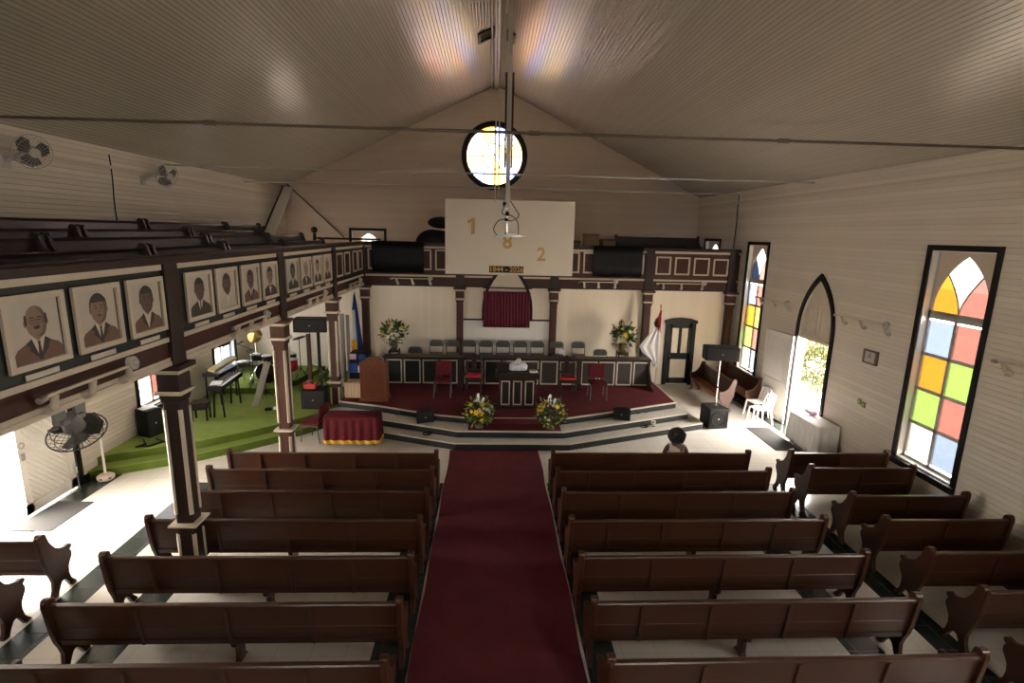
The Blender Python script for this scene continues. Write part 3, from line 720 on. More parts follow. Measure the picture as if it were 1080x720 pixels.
pA = make_pew(3.86, '', [.25, .5, .74]); pB = make_pew(3.86, '', [.15, .36, .60, .80])
usedA = usedB = False
for i, y in enumerate(rows):
    lab = 'long dark pew on the green-stage side of the maroon aisle, %s row from the chancel' % ordn[i]
    a = pA if i % 2 else pB
    first = (a is pA and not usedA) or (a is pB and not usedB)
    if a is pA: usedA = True
    else: usedB = True
    if first: a.location = (-2.88, y, 0); a['label'] = lab
    else: dup(a, (-2.88, y, 0), 0, lab)
    lab = 'long dark pew on the arched-door side of the maroon aisle, %s row from the chancel' % ordn[i]
    dup(pB if i % 2 else pA, (3.135, y+(.0 if i < 6 else .06), 0), .008, lab)
pS = make_pew(1.98, 'short dark pew by the stained window wall, nearest the viewer', [.5])
sy = [(4.55, 'sixth'), (5.33, 'fifth'), (6.12, 'fourth'), (6.94, 'third'), (7.68, 'second')]
pS.location = (6.94, sy[0][0], 0); pS['label'] = 'short dark pew by the stained window wall, %s behind the white cloth table' % 'seventh'
for (y, o) in sy[1:]: dup(pS, (6.94, y, 0), 0, 'short dark pew by the stained window wall, %s behind the white cloth table' % {'fifth': 'sixth', 'fourth': 'fifth', 'third': 'fourth', 'second': 'third'}[o])
dup(pS, (6.88, 8.72, 0), 0, 'short dark pew second behind the white cloth table, below the stained window')
dup(pS, (6.88, 9.38, 0), 0, 'short brown pew directly behind the white cloth table')
for y, o in ((6.43, 'nearest the grey door mat'), (5.68, 'second from the grey door mat'), (4.95, 'third from the grey door mat')):
    dup(pS, (-6.83, y, 0), 0, 'short dark pew below the gallery, %s' % o)
# benches with orange seats by the far window
bA = make_pew(2.3, 'bench with orange-brown seat beside the tripod loudspeaker, rose end panel with painted light', [.5], group='orange seated benches', name='bench', seatm=ORANGE)
bA.location = (7.12, 15.55, 0); bA.rotation_euler = (0, 0, PI/2)
for ch in bA.children:
    if ch.name.startswith('end_panel') and all(v.co.x < 0 for v in ch.data.vertices):
        ch.data = ch.data.copy(); ch.data.materials[0] = LITW; ch['label'] = 'rose end panel with painted light'
bB = dup(bA, (8.0, 15.75, 0), PI/2, 'bench with orange-brown seat against the stained window wall')
for ch in bB.children:
    if ch.name.startswith('end_panel'):
        ch.data = ch.data.copy(); ch.data.materials[0] = PEW
        if 'label' in ch: del ch['label']

# gallery pews along the long gallery: rows climb toward the wall
gp = {}
def gpew(x, ya, yb, z, label):
    t = make_pew(yb-ya, label, [.5], (PEWD, PEWD), 'pews on the long gallery')
    t.location = (x, (ya+yb)/2, z); t.rotation_euler = (0, 0, -PI/2)
k = 0
names_ = {0: 'front row against the gallery rail', 1: 'second row from the gallery rail', 2: 'third row from the gallery rail', 3: 'last row against the clapboard wall'}
seat_names = ['nearest the viewer', 'second along', 'third along', 'fourth along', 'fifth along']
for r, (x, z, cuts) in enumerate(((-5.0, 3.75, [4.5, 7.9, 10.1, 13.0, 16.0]), (-5.8, 3.88, [3.8, 7.1, 11.05, 14.0, 16.6]), (-6.6, 3.99, [4.5, 8.8, 11.9, 15.2]), (-7.4, 4.14, [4.0, 7.6, 11.7, 15.2, 17.4]))):
    for j, (a, b) in enumerate(zip(cuts, cuts[1:])):
        gpew(x, a+.04, b-.05, z, 'dark gallery pew in the %s, %s' % (names_[r], seat_names[j]))
# pews stored on the end gallery
for i, (x0, x1, y, z) in enumerate(((4.3, 7.1, 18.95, zf+.32), (4.6, 7.75, 19.8, zf+.40))):
    t = make_pew(x1-x0, 'dark pew standing on the end gallery, %s' % ['nearest the maroon framed panels', 'second from the maroon framed panels'][i], [.33, .66], (PEWD, PEWD), 'pews on the end gallery')
    t.location = ((x0+x1)/2, y, z+.1*i-.12*(1-i)+.12); t.rotation_euler = (0, 0, PI)

# ------------------------------------------------------------------ portraits on the gallery front
HAIRD = mat('portrait_dark_ink', (0.028, 0.018, 0.013), 0.6, 0.1)
HAIRG = mat('portrait_grey_ink', (0.30, 0.26, 0.21), 0.6, 0.1)
SK = [mat('portrait_sepia_%d' % i, c, 0.6, 0.12, 14) for i, c in enumerate([(0.22, 0.14, 0.095), (0.105, 0.062, 0.042), (0.30, 0.21, 0.15)])]
SKD = [mat('portrait_sepia_dark_%d' % i, c, 0.6, 0.12, 14) for i, c in enumerate([(0.13, 0.08, 0.055), (0.06, 0.035, 0.025), (0.19, 0.13, 0.09)])]
PBG = mat('portrait_ground', (0.46, 0.41, 0.35), 0.6, 0.06, 3)
PBORD = mat('portrait_dark_border', (0.05, 0.035, 0.028), 0.6)  # dark inner border down each side of the picture
JK = [mat('portrait_brown_jacket', (0.135, 0.068, 0.042), 0.6, 0.1), mat('portrait_black_jacket', (0.03, 0.024, 0.02), 0.6, 0.1), mat('portrait_pale_shirt', (0.42, 0.37, 0.31), 0.6, 0.06)]
SHIRT = mat('portrait_white_shirt', (0.52, 0.47, 0.40), 0.6, 0.05)
def portrait(yc, w_, z0, z1, skin, hair, jacket, tie, desc, bald=False, glasses=False, tash=False, collar=False, light_hair=False, hx=0.0):
    t = T('portrait', 'framed sepia portrait of %s' % desc, 'portrait', (GX0+.012, yc, z0), PI/2, 'portraits on the gallery front')
    # local: x along the gallery, z up, picture faces -y
    H = z1-z0; h = w_/2; fw = .055
    m_ = MB()
    for q in ((-h, fw, -h+fw, H-fw), (h-fw, fw, h, H-fw), (-h, 0, h, fw), (-h, H-fw, h, H)): m_.bx(q[0], -.03, q[1], q[2], 0, q[3])
    m_.build('picture_frame', CREAM, t)
    m_ = MB(); M_ = [PBG, PBORD, SK[skin], HAIRG if light_hair else HAIRD, JK[jacket], SHIRT, HAIRD, SKD[skin]]
    def poly(mi, pts, d): m_.m = mi; m_.add([(x, -d, z) for x, z in pts], [tuple(range(len(pts)))])
    def ellp(mi, cx, cz, rx, rz, d, a0=0, a1=2*PI, n=18, sq=1.0):
        poly(mi, [(cx+rx*math.copysign(abs(math.cos(a0+(a1-a0)*i/n))**sq, math.cos(a0+(a1-a0)*i/n)), cz+rz*math.sin(a0+(a1-a0)*i/n)) for i in range(n if abs(a1-a0-2*PI) < 1e-6 else n+1)], d)
    m_.m = 0; m_.bx(-h+fw, -.008, fw, h-fw, 0, H-fw)
    for sx in (-1, 1): poly(1, [(sx*(h-fw-.004), fw), (sx*(h-fw-.022), fw), (sx*(h-fw-.022), H-fw-.01), (sx*(h-fw-.004), H-fw-.01)], .0085)
    sw = h-fw-.012; b = fw+.004
    sh = b+H*.20
    poly(4, [(-sw, b), (sw, b), (sw*.98, sh-.05), (sw*.82, sh), (sw*.35, sh+.055), (.06, sh+.085), (-.06, sh+.085), (-sw*.35, sh+.055), (-sw*.82, sh), (-sw*.98, sh-.05)], .0095)
    poly(5, [(0+hx*.3, b+.02), (.07, sh+.075), (.05, sh+.10), (-.05, sh+.10), (-.07, sh+.075)], .0105)
    poly(2, [(-.05+hx, sh+.08), (.05+hx, sh+.08), (.055+hx, sh+.15), (-.055+hx, sh+.15)], .0115)
    poly(2, [(-.05, sh+.085), (0, sh+.045), (.05, sh+.085), (.04+hx, sh+.13), (-.04+hx, sh+.13)], .0118)
    if tie == 'tie': poly(6, [(-.018, sh+.045), (.018, sh+.045), (.012, sh+.02), (.025, b+.01), (-.025, b+.01), (-.012, sh+.02)], .0125)
    elif tie == 'bow': poly(6, [(-.05, sh+.06), (-.05, sh+.02), (0, sh+.035), (.05, sh+.02), (.05, sh+.06), (0, sh+.045)], .0125)
    if collar: poly(5, [(-.05, sh+.05), (.05, sh+.05), (.055, sh+.095), (-.055, sh+.095)], .0128)
    if jacket != 2:
        for sx in (-1, 1): poly(6, [(sx*.075, sh+.075), (sx*.135, sh+.035), (sx*.09, sh-.01), (sx*.11, sh-.02), (sx*.01, b+.02)], .0122)
    hz = sh+.222; rx, rz = .112, .144
    for sx in (-1, 1): ellp(2, hx+sx*(rx+.004), hz-.01, .016, .03, .0119)
    if not bald: ellp(3, hx, hz+.035, rx+.012, rz-.01, .0121, n=22)
    ellp(2, hx, hz, rx, rz, .0128, n=24, sq=.9)
    ellp(7, hx+.028, hz-.01, rx-.03, rz-.012, .0130, n=22, sq=.9)
    ellp(2, hx-.004, hz-.002, rx-.034, rz-.02, .0131, n=22, sq=.9)
    if not bald: ellp(3, hx, hz+.075, rx+.004, .072, .0132, 0, PI, sq=.8)
    else:
        for sx in (-1, 1): ellp(3, hx+sx*(rx-.004), hz+.02, .014, .05, .0132)
    for sx in (-1, 1):
        poly(6, [(hx+sx*.018, hz+.032), (hx+sx*.06, hz+.036), (hx+sx*.06, hz+.045), (hx+sx*.02, hz+.043)], .0138)
        ellp(6, hx+sx*.038, hz+.012, .016, .007, .0138, n=10)
        if glasses:
            for k in range(14):
                a, c_ = 2*PI*k/14, 2*PI*(k+1)/14; f = lambda r, q: (hx+sx*.04+r*math.cos(q), hz+.010+r*.85*math.sin(q))
                poly(6, [f(.030, a), f(.030, c_), f(.036, c_), f(.036, a)], .0142)
    poly(6, [(hx-.012, hz-.028), (hx+.022, hz-.028), (hx+.014, hz-.022), (hx+.008, hz+.015), (hx+.012, hz-.018)], .0138)
    ellp(6, hx, hz-.062, .034, .007, .0138, n=12)
    if tash: ellp(6, hx, hz-.046, .04, .010, .0139, n=12)
    m_.build('photograph', M_, t)
    m_ = MB(); m_.bx(-h*.55, -.006, -.075, h*.55, 0, -.022); c_ = m_.build('name_card', CARD); c_.location = (GX0+.012, yc, z0-.02); c_.rotation_euler = (0, 0, PI/2)
    tag(c_, 'name card under the portrait of %s' % desc, 'name card', 'name cards on the gallery front')
PT = [
 (4.815, .67, 0, 1, 0, 'tie', 'a bald man in round glasses', dict(bald=True, glasses=True, tash=True)),
 (5.585, .66, 0, 1, 0, 'tie', 'a man with thick swept-back hair and brown jacket', {}),
 (6.36, .66, 1, 1, 0, None, 'a broad-faced man with cropped hair and open brown collar', {}),
 (7.515, .68, 1, 1, 1, 'tie', 'a smiling young man in a black suit', {}),
 (8.30, .67, 1, 1, 2, None, 'a dark-faced man in a pale shirt', dict(hx=-.01)),
 (9.105, .69, 1, 1, 0, 'tie', 'a stocky man with round face and brown suit', dict(tash=True)),
 (9.90, .68, 0, 1, 1, 'bow', 'a man in glasses and dark suit with bow tie', dict(glasses=True)),
 (11.03, .69, 1, 1, 1, 'tie', 'a dark-skinned man with white shirt front', dict(hx=.01)),
 (11.83, .68, 2, 1, 1, 'bow', 'a white-haired pale man with dark bow', dict(light_hair=True)),
 (12.62, .65, 2, 1, 1, None, 'a pale bearded man in black clerical dress', dict(collar=True, tash=True)),
 (13.37, .64, 0, 1, 1, 'tie', 'a greyish man by the empty maroon panels', dict(light_hair=True)),
]
for (yc, w_, sk, hr, jk, tie, desc, kw) in PT: portrait(yc, w_, 3.71, 4.38, sk, hr, jk, tie, desc, **kw)

# ------------------------------------------------------------------ the white board, its numbers, the arch and curtain
t = T('hymn_board', 'big white board hung before the end gallery, gold numbers on it', 'board', (.58, 17.0, 3.67))
m_ = MB(); m_.bx(-2.04, -.04, 0, 2.04, .04, 2.33); m_.build('board_panel', SCREEN, t, bevel=.01)
for ch, x, z, s_ in (('1', 497, 238, .62), ('8', 535, 252, .62), ('2', 571, 267, .58)):
    wx = -1.45 + (x-470)*.03014 - .58; wz = {'1': 5.17, '8': 4.71, '2': 4.33}[ch]-3.67
    if ch == '1':
        m_ = MB(); m_.prism([(wx+.0, wz-.24), (wx+.11, wz-.24), (wx+.11, wz+.25), (wx+.02, wz+.25), (wx-.11, wz+.17), (wx-.11, wz+.09), (wx+.0, wz+.14)], 'xz', -.065, -.04); m_.build('numeral', GOLD, t); continue
    text_into('numeral', ch, s_, .012, GOLD, t, Matrix.Translation((wx, -.05, wz)) @ Matrix.Rotation(PI/2, 4, 'X'), .012)
t = T('year_sign', 'small black sign reading 1844 - 2026 in gold, at the foot of the white board', 'sign', (.49, 16.94, 3.74))
m_ = MB(); m_.bx(-.55, -.015, 0, .55, .015, .215); m_.build('sign_plate', BLACK, t)
text_into('lettering', '1844 - 2026', .225, .006, GOLD, t, Matrix.Translation((0, -.02, .105)) @ Matrix.Rotation(PI/2, 4, 'X'), .006)
t = T('arched_surround', 'black pointed arch moulding framing the crimson curtain', 'arch', (.55, 17.1, 0), kind='structure')
ap2 = arch_pts(-.74, .74, 2.5, 3.95, 10); op2 = arch_pts(-.83, .83, 2.5, 4.08, 10)
m_ = MB()
for i in range(len(ap2)-1): m_.prism([ap2[i], ap2[i+1], op2[i+1], op2[i]], 'xz', -.06, .03)
for sx in (-1, 1): m_.bx(min(sx*.74, sx*.83), -.06, 2.16, max(sx*.74, sx*.83), .15, 2.5)
m_.bx(-1.45, .1, 2.14, -.83, .16, 2.19); m_.bx(.83, .1, 2.14, 1.5, .16, 2.19); m_.bx(-.8, -.05, 3.215, .8, .0, 3.25)
m_.build('arch_moulding', BLACK, t, bevel=.006)
m_ = MB(); m_.prism([(-.74, 3.13), (.74, 3.13)] + ap2[1:-1] if False else [(-.74, 2.5), (.74, 2.5)] + ap2[1:-1], 'xz', .02, .06); m_.build('arch_panel', CREAM, t)
m_ = MB(); m_.bx(-1.45, .13, .6, 1.5, .17, 2.14); m_.build('dado_panel', WHITE, t)
m_ = MB(); m_.smooth = True; nx = 96
vs = []
for j, z in enumerate((3.13, 3.05, 2.6, 2.25, 2.22, 1.95)):
    for i in range(nx+1):
        x = -.76+1.52*i/nx; a = .028 if 0 < j else .012
        vs.append((x, a*math.sin(i*2*PI/nx*15+.3*math.sin(j)) + .008*math.sin(i*.7+j) - .03, z))
m_.add(vs, [(j*(nx+1)+i, j*(nx+1)+i+1, (j+1)*(nx+1)+i+1, (j+1)*(nx+1)+i) for j in range(5) for i in range(nx)])
c_ = m_.build('curtain', CURTAIN); c_.location = (.53, 17.02, 0); tag(c_, 'crimson pleated curtain hanging in the pointed arch', 'curtain')
sl = c_.modifiers.new('cloth', 'SOLIDIFY'); sl.thickness = .008
# black cloths over the end gallery rail
for x0, x1, lab in ((-3.80, -2.15, 'black cloth draped over the end gallery rail beside the black bags'), (3.30, 4.95, 'glossy black cloth draped over the end gallery rail on the door side')):
    m_ = MB(); m_.smooth = True; nx = 40; vs = []
    prof = [(.19, 4.30), (.18, 4.655), (.0, 4.66), (-.10, 4.65), (-.115, 4.4), (-.12, 4.0), (-.12, 3.67)]
    for j, (d, z) in enumerate(prof):
        for i in range(nx+1):
            x = x0+(x1-x0)*i/nx; r = .004*math.sin(i*.5+j*.4) if j > 3 else 0
            vs.append((x + (.03*(j-3)*(1 if x > 0 else 0)*(-1) if j > 3 and i == nx else 0), GYB+d-abs(r), z + (.01*math.sin(i*.5) if j == len(prof)-1 else 0)))
    m_.add(vs, [(j*(nx+1)+i, j*(nx+1)+i+1, (j+1)*(nx+1)+i+1, (j+1)*(nx+1)+i) for j in range(len(prof)-1) for i in range(nx)])
    c_ = m_.build('draped_cloth', mat('black_satin', (.003, .003, .004), .45, .2, spec=.2)); tag(c_, lab, 'cloth', 'black cloths on the end gallery rail')
    sl = c_.modifiers.new('cloth', 'SOLIDIFY'); sl.thickness = .006
# bags behind the rail
m_ = MB(); m_.smooth = True; m_.ell((0, 0, .48), (.6, .35, .50), 20, 10); m_.ell((-.5, 0, .14), (.24, .26, .15)); m_.ell((-.3, 0, .3), (.34, .3, .3)); m_.ell((.22, 0, .62), (.42, .33, .34))
t = T('equipment_bag', 'black soft bag slumped on the end gallery beside the white board', 'bag', (-1.98, 18.2, zf+.66), 0)
b_ = m_.build('bag_body', RUBBER, t); m_ = MB(); m_.smooth = True; m_.ring((-.05, -.2, .66), .2, .018, 'y', 16, 6, 0, PI); m_.build('bag_strap', BLACK, t)
m_ = MB(); m_.smooth = True; m_.ell((0, 0, .2), (.46, .28, .2), 20, 10)
t = T('equipment_bag', 'black rolled bag lying on top of the slumped bag', 'bag', (-1.70, 18.25, zf+1.66), 0); m_.build('bag_body', RUBBER, t)
m_ = MB(); m_.smooth = True; m_.ring((.05, -.27, .2), .1, .014, 'y', 16, 6); m_.build('bag_strap', BLACK, t)
m_ = MB(); m_.bx(-2.75, 17.85, zf, -1.2, 18.6, zf+.61); tag(m_.build('storage_chest', DARKW, bevel=.01), 'low dark chest behind the gallery rail under the black bags', 'chest')
for i, (x, y, w_, h_, lab) in enumerate(((2.80, 18.0, .40, 1.15, 'small brown carton beside the white board on the end gallery'), (3.36, 18.02, .48, 1.38, 'taller brown carton standing next to the small carton'), (3.93, 18.0, .44, 1.22, 'brown carton on the gallery nearest the stored pews'))):
    t = T('cardboard_box', lab, 'box', (x, y, zf+.16), .1*i-.1, 'cartons on the end gallery')
    m_ = MB(); m_.bx(-w_/2, -.2, 0, w_/2, .2, h_); m_.build('carton', BOXB, t, bevel=.008)
    for q_ in (-1, 1): m_ = MB(); m_.obx((0, q_*.25, h_+.03), (w_, .14, .008), RX(.5*q_)); m_.build('flap', BOXB, t)
# stair rail on the gallery corner
t = T('stair_railing', 'dark rail with cream balusters on the gallery by the diamond window', 'railing', (-6.3, 19.6, zf))
m_ = MB(); m_.bx(0, -.04, 1.20, 2.3, .04, 1.27); m_.build('handrail', DARKW, t, bevel=.01)
m_ = MB(); m_.cyl((-.08, 0, 0), (-.08, 0, 1.4), .06); m_.ell((-.08, 0, 1.52), .12); m_.build('newel_post', DARKW, t)
for i in range(10):
    m_ = MB(); m_.lathe([(.02, .0), (.035, .3), (.022, .5), (.035, .8), (.022, 1.0), (.02, 1.20)], (.15+i*.23, 0, 0), 8); m_.build('baluster', CREAM, t)
# knee braces in the corner
m_ = MB(); m_.bar((XL+.22, YB-.12, 6.5), (XL+.22, 18.7, 4.55), .36, .06); m_.m = 1; m_.bar((XL+.03, YB-.10, 6.53), (XL+.03, 18.66, 4.57), .04, .09)
tag(m_.build('corner_brace', [WHITE, DARKW]), 'cream corner brace running down the long side wall', 'brace', 'corner braces', kind='structure')
m_ = MB(); m_.bar((XL+.12, YB-.07, 6.42), (-5.9, YB-.07, 4.6), .06, .34); m_.m = 1; m_.bar((XL+.16, YB-.08, 6.62), (-5.72, YB-.08, 4.68), .08, .03)
tag(m_.build('corner_brace', [CREAM, DARKW]), 'cream corner brace running down the gable wall', 'brace', 'corner braces', kind='structure')

# ------------------------------------------------------------------ tie rods, ridge gear, ceiling vent
for i, y in enumerate((8.05, 13.62, 17.85)):
    m_ = MB(); m_.cyl((XL, y, 6.42), (XR, y, 6.42), .022, n=8)
    for x in (-4.0, 0.6, 4.3): m_.cyl((x-.08, y, 6.42), (x+.08, y, 6.42), .034, n=8)
    tag(m_.build('tie_rod', (mat('rusty_iron', (.10, .075, .055), .6) if i == 0 else LGREY)), ['iron tie rod nearest the viewer, spanning wall to wall', 'iron tie rod crossing in front of the foot of the round window', 'iron tie rod farthest away, just above the white board'][i], 'tie rod', 'iron tie rods')
m_ = MB(); m_.bx(.03, YF, RIDZ-.16, .17, YB, RIDZ-.04); m_.m = 1; m_.cyl((-.06, YF, RIDZ-.12), (-.06, YB, RIDZ-.12), .03, n=8); m_.cyl((.3, YF, RIDZ-.2), (.3, 14, RIDZ-.2), .025, n=8)
tag(m_.build('ridge_conduit', [COLW if False else LGREY, CREAM]), 'grey trunking with pale pipes along the ceiling ridge', 'conduit', kind='structure')
for sx, lab in ((-1, 'dark louvred vent on the ceiling just left of the ridge'), (1, 'dark louvred vent on the ceiling just right of the ridge')):
    t = T('ceiling_vent', lab, 'vent', (RIDX, 15.6, RIDZ), 0, 'ridge vents')
    M_ = RY(sx*math.atan(SL)); w0, w1 = (.12, .60) if sx < 0 else (.28, .52)
    m_ = MB(); o_ = lambda u, v, d: M_ @ Vector((sx*u, v, -d))
    for q in ((w0, -.35, w1, -.28), (w0, .28, w1, .35), (w0, -.35, w0+.06, .35), (w1-.06, -.35, w1, .35)):
        m_.obx(o_((q[0]+q[2])/2, (q[1]+q[3])/2, .02), (q[2]-q[0], q[3]-q[1], .06), M_)
    m_.build('vent_frame', BLACKG, t)
    m_ = MB()
    for k in range(5): m_.obx(o_((w0+w1)/2, -.24+.12*k, .005), (w1-w0-.1, .085, .012), M_ @ RX(.35))
    m_.build('vent_louvre', BLACK, t)
t = T('hanging_mount', 'grey drop pole with cable-tangled equipment bracket hanging from the ridge', 'ceiling mount', (.37, 13.0, 4.9))
m_ = MB(); m_.bx(-.05, -.05, .72, .05, .05, 5.35); m_.build('drop_pole', LGREY, t)
m_ = MB(); m_.bx(-.10, -.03, 1.6, -.055, .03, 3.68); m_.bx(.055, -.03, 1.6, .10, .03, 3.68); m_.build('pole_sleeve', COLW, t)
m_ = MB(); m_.cyl((-.22, .05, .95), (-.22, .05, 5.3), .018, n=8); m_.cyl((-.30, .05, .8), (-.30, .05, 5.3), .014, n=8); m_.build('drop_pipe', CREAM, t)
m_ = MB(); m_.cyl((0, 0, .1), (0, 0, .75), .035); m_.build('bracket_stem', CHROME, t)
m_ = MB()
for (p, q) in (((0, 0, .08), (-.32, -.1, 0)), ((0, 0, .08), (.42, -.06, .02)), ((0, 0, .08), (.12, .25, .04)), ((-.32, -.1, 0), (.42, -.06, .02)), ((0, 0, .1), (-.1, .25, .04))): m_.bar(p, q, .035, .03)
m_.bx(-.12, -.1, .02, .12, .1, .06); m_.build('bracket_arm', METAL, t)
m_ = MB()
def loop(pts, r=.012, n=14):
    # Catmull-Rom through the points
    P_ = [Vector(p) for p in pts]; P_ = [P_[0]] + P_ + [P_[-1]]; o = []
    for i in range(1, len(P_)-2):
        for k in range(n):
            s_ = k/n; a, b, c, d = P_[i-1:i+3]
            o.append(.5*((2*b)+(c-a)*s_+(2*a-5*b+4*c-d)*s_*s_+(3*b-a-3*c+d)*s_**3))
    o.append(P_[-2]); m_.tube(o, r, 6)
loop([(-.03, -.06, .8), (-.12, -.06, .55), (.1, -.08, .5), (.25, -.06, .35), (.28, -.06, .05)])
loop([(0, -.06, .42), (-.2, -.07, .38), (-.32, -.07, .18), (-.2, -.07, .02), (0, -.06, .1)])
loop([(.06, -.06, .85), (.2, -.07, .65), (.28, -.07, .5), (.1, -.07, .38), (-.06, -.06, .45)])
m_.build('cable', BLACK, t)
for c_, r_ in (((-.08, -.07, .77), (.035, .035, .06)), ((0, -.07, .55), (.05, .04, .06)), ((-.02, -.07, .40), (.04, .03, .04))): m_ = MB(); m_.smooth = True; m_.ell(c_, r_); m_.build('cable_plug', BLACK, t)

# ------------------------------------------------------------------ fluorescent fittings without tubes, fans, wall bits
def fitting(label, L, M, loc):
    """local: bar along x, arms drop toward -z and the wall at +y"""
    t = T('light_fitting', label, 'light fitting', loc, M, 'batten light fittings')
    h = L/2
    m_ = MB(); m_.bx(-h, -.145, .035, h, -.115, .065); m_.build('batten', CREAM, t, bevel=.006)
    for x in (-h*.78, 0, h*.9):
        m_ = MB(); m_.cyl((x, -.13, .05), (x+.03, -.08, -.09), .032, n=10); m_.cyl((x+.03, -.08, -.09), (x+.04, -.0, -.13), .045, n=10)
        m_.build('bracket_arm', CREAM, t)
    m_ = MB(); m_.cyl((h-.02, -.16, .075), (h-.02, -.11, .065), .075, n=16); m_.ell((h-.02, -.17, .08), .035); m_.build('lamp_socket', LGREY, t)
    m_ = MB(); m_.cyl((-h-.05, -.13, .03), (-h+.03, -.13, .04), .03, n=10); m_.build('end_clip', METAL, t)
    return t
nm = ['above the big cage fan', 'under the bow-tied man portrait', 'below the white-haired portrait', 'nearest the inner gallery corner']
for i, (y, L) in enumerate(((5.2, 1.2), (8.75, 1.2), (12.1, 1.2), (15.5, 1.2))): fitting('slim tubeless fitting on the long gallery fascia, %s' % nm[i], L, PI/2, (GX0+.03, y, 3.43))
nm = ['left of the white board', 'under the glossy black cloth', 'under the maroon framed panels']
for i, (x, L) in enumerate(((-2.55, 1.25), (3.5, 1.2), (6.25, 1.55))): fitting('slim tubeless light fitting on the end gallery fascia, %s' % nm[i], L, 0, (x, GYB-.03, 3.44))
for i, (y, L, z) in enumerate(((11.05, 1.6, 3.26), (14.75, 1.7, 3.22), (7.35, 1.0, 3.13))):
    fitting('slim tubeless light fitting on the clapboard wall, %s' % ['above the square clock', 'between the tripod loudspeaker and pointed door', 'beside the nearest stained window'][i], L, -PI/2, (XR-.005, y, z))
FANG = mat('mid_grey_enamel', (0.17, 0.17, 0.16), 0.45, 0.1)
def fan(name, label, loc, normal, R, arm_to, group, dark=False):
    t = T(name, label, 'fan', loc, 0, group)
    n = Vector(normal).normalized(); M_ = n.to_track_quat('Z', 'Y').to_matrix()
    cage = GREYP if dark else LGREY
    m_ = MB()
    for r, z in ((R, 0), (R*.8, .055), (R*.8, -.055)): m_.ring((0, 0, 0), r, .008 if r == R else .004, 'z', 32, 5, M=M_ @ Matrix.Identity(3)) if z == 0 else m_.ring(M_ @ Vector((0, 0, z)), r, .004, 'z', 32, 5, M=M_)
    for k in range(24):
        a = 2*PI*k/24; pts = [(.07, .09), (R*.5, .085), (R*.8, .055), (R, 0), (R*.8, -.055), (R*.5, -.085), (.09, -.09)]
        m_.tube([M_ @ Vector((r*math.cos(a), r*math.sin(a), z)) for r, z in pts], .003, 4)
    m_.build('cage', cage, t)
    m_ = MB()
    for k in range(3):
        a = 2*PI*k/3+.5; Q = M_ @ RZ(a) @ RX(.45)
        pts = [(.05, -.06), (R*.40, -.20*R/.35), (R*.78, -.19*R/.35), (R*.92, .0), (R*.62, .15*R/.35), (.05, .06)]
        vs = [Q @ Vector((x, y, .004)) for x, y in pts] + [Q @ Vector((x, y, -.004)) for x, y in pts]; k_ = len(pts)
        m_.add(vs, [tuple(range(k_)), tuple(range(2*k_-1, k_-1, -1))] + [(i, i+k_, (i+1) % k_+k_, (i+1) % k_) for i in range(k_)])
    m_.build('fan_blade', GREYP, t)
    m_ = MB(); m_.cyl(M_ @ Vector((0, 0, .10)), M_ @ Vector((0, 0, .02)), .075, .06, 16); m_.build('hub_cap', cage, t)
    m_ = MB(); m_.cyl(M_ @ Vector((0, 0, -.07)), M_ @ Vector((0, 0, -.24)), .10, .07, 16); m_.build('motor', FANG if dark else LGREY, t)
    m_ = MB(); p = M_ @ Vector((0, 0, -.2)); q = Vector(arm_to)-Vector(loc)
    if dark:
        for s_ in (-1, 1): m_.bar(p+Vector((0, s_*.13, 0)), q+Vector((0, s_*.13, 0)), .03, .14)
        m_.bar(q+Vector((0, -.14, 0)), q+Vector((0, .14, 0)), .16, .03); m_.bar(p+Vector((0, -.14, 0)), p+Vector((0, .14, 0)), .1, .05)
    else:
        m_.bar(p, q, .05, .05); m_.obx(q, (.04, .14, .2))
    m_.build('wall_bracket', FANG if dark else LGREY, t)
    return t
fan('cage_fan', 'big dark cage fan hanging under the gallery fascia', (-4.30, 5.36, 2.86), (-.1, .46, -.88), .26, (-4.28, 5.28, 3.22), 'cage fans', True)
fan('wall_fan', 'pale wall fan high on the clapboard wall, at the edge of view', (XL+.42, 9.35, 6.12), (.8, -.5, -.25), .27, (XL+.02, 9.3, 5.95), 'wall fans')
fan('wall_fan', 'pale wall fan high on the clapboard wall, nearer the gable', (XL+.42, 13.0, 6.12), (.85, -.35, -.3), .27, (XL+.02, 12.75, 5.98), 'wall fans')
for nm_, x, y, z0, z1, lab in (('wall_cable', XL+.012, 11.75, 4.6, 6.4, 'thin dark cable running down the clapboard wall between the wall fans'), ('wall_cable', XR-.012, 17.75, 4.66, 6.4, 'thin dark cable trailing down to the end gallery corner')):
    m_ = MB(); m_.tube([(x, y+.02*math.sin(k), z1+(z0-z1)*k/8) for k in range(9)], .012, 6); tag(m_.build(nm_, BLACKG), lab, 'cable')
t = T('wall_clock', 'square brown wall clock with pale face on the clapboard wall', 'clock', (XR, 10.68, 2.56), -PI/2)
m_ = MB(); m_.bx(-.2, -.04, -.15, .2, 0, .15)
for q in ((-.2, -.15, -.16, .15), (.16, -.15, .2, .15), (-.2, -.15, .2, -.115), (-.2, .115, .2, .15)): m_.bx(q[0], -.065, q[1], q[2], -.03, q[3])
m_.build('clock_case', mat('clock_brown_frame', (.16, .11, .08), .4), t, bevel=.004)
m_ = MB(); m_.bx(-.16, -.045, -.115, .16, -.038, .115); m_.build('clock_face', mat('clock_grey_face', (.42, .40, .38), .4), t)
m_ = MB(); m_.bar((0, -.05, 0), (0, -.05, .085), .008); m_.bar((0, -.05, 0), (-.055, -.05, 0), .01); m_.cyl((0, -.055, 0), (0, -.045, 0), .01); m_.build('clock_hand', BLACK, t)
t = T('light_switch', 'pair of small green switch plates low on the clapboard wall', 'switch', (XR, 10.75, 1.5), -PI/2)
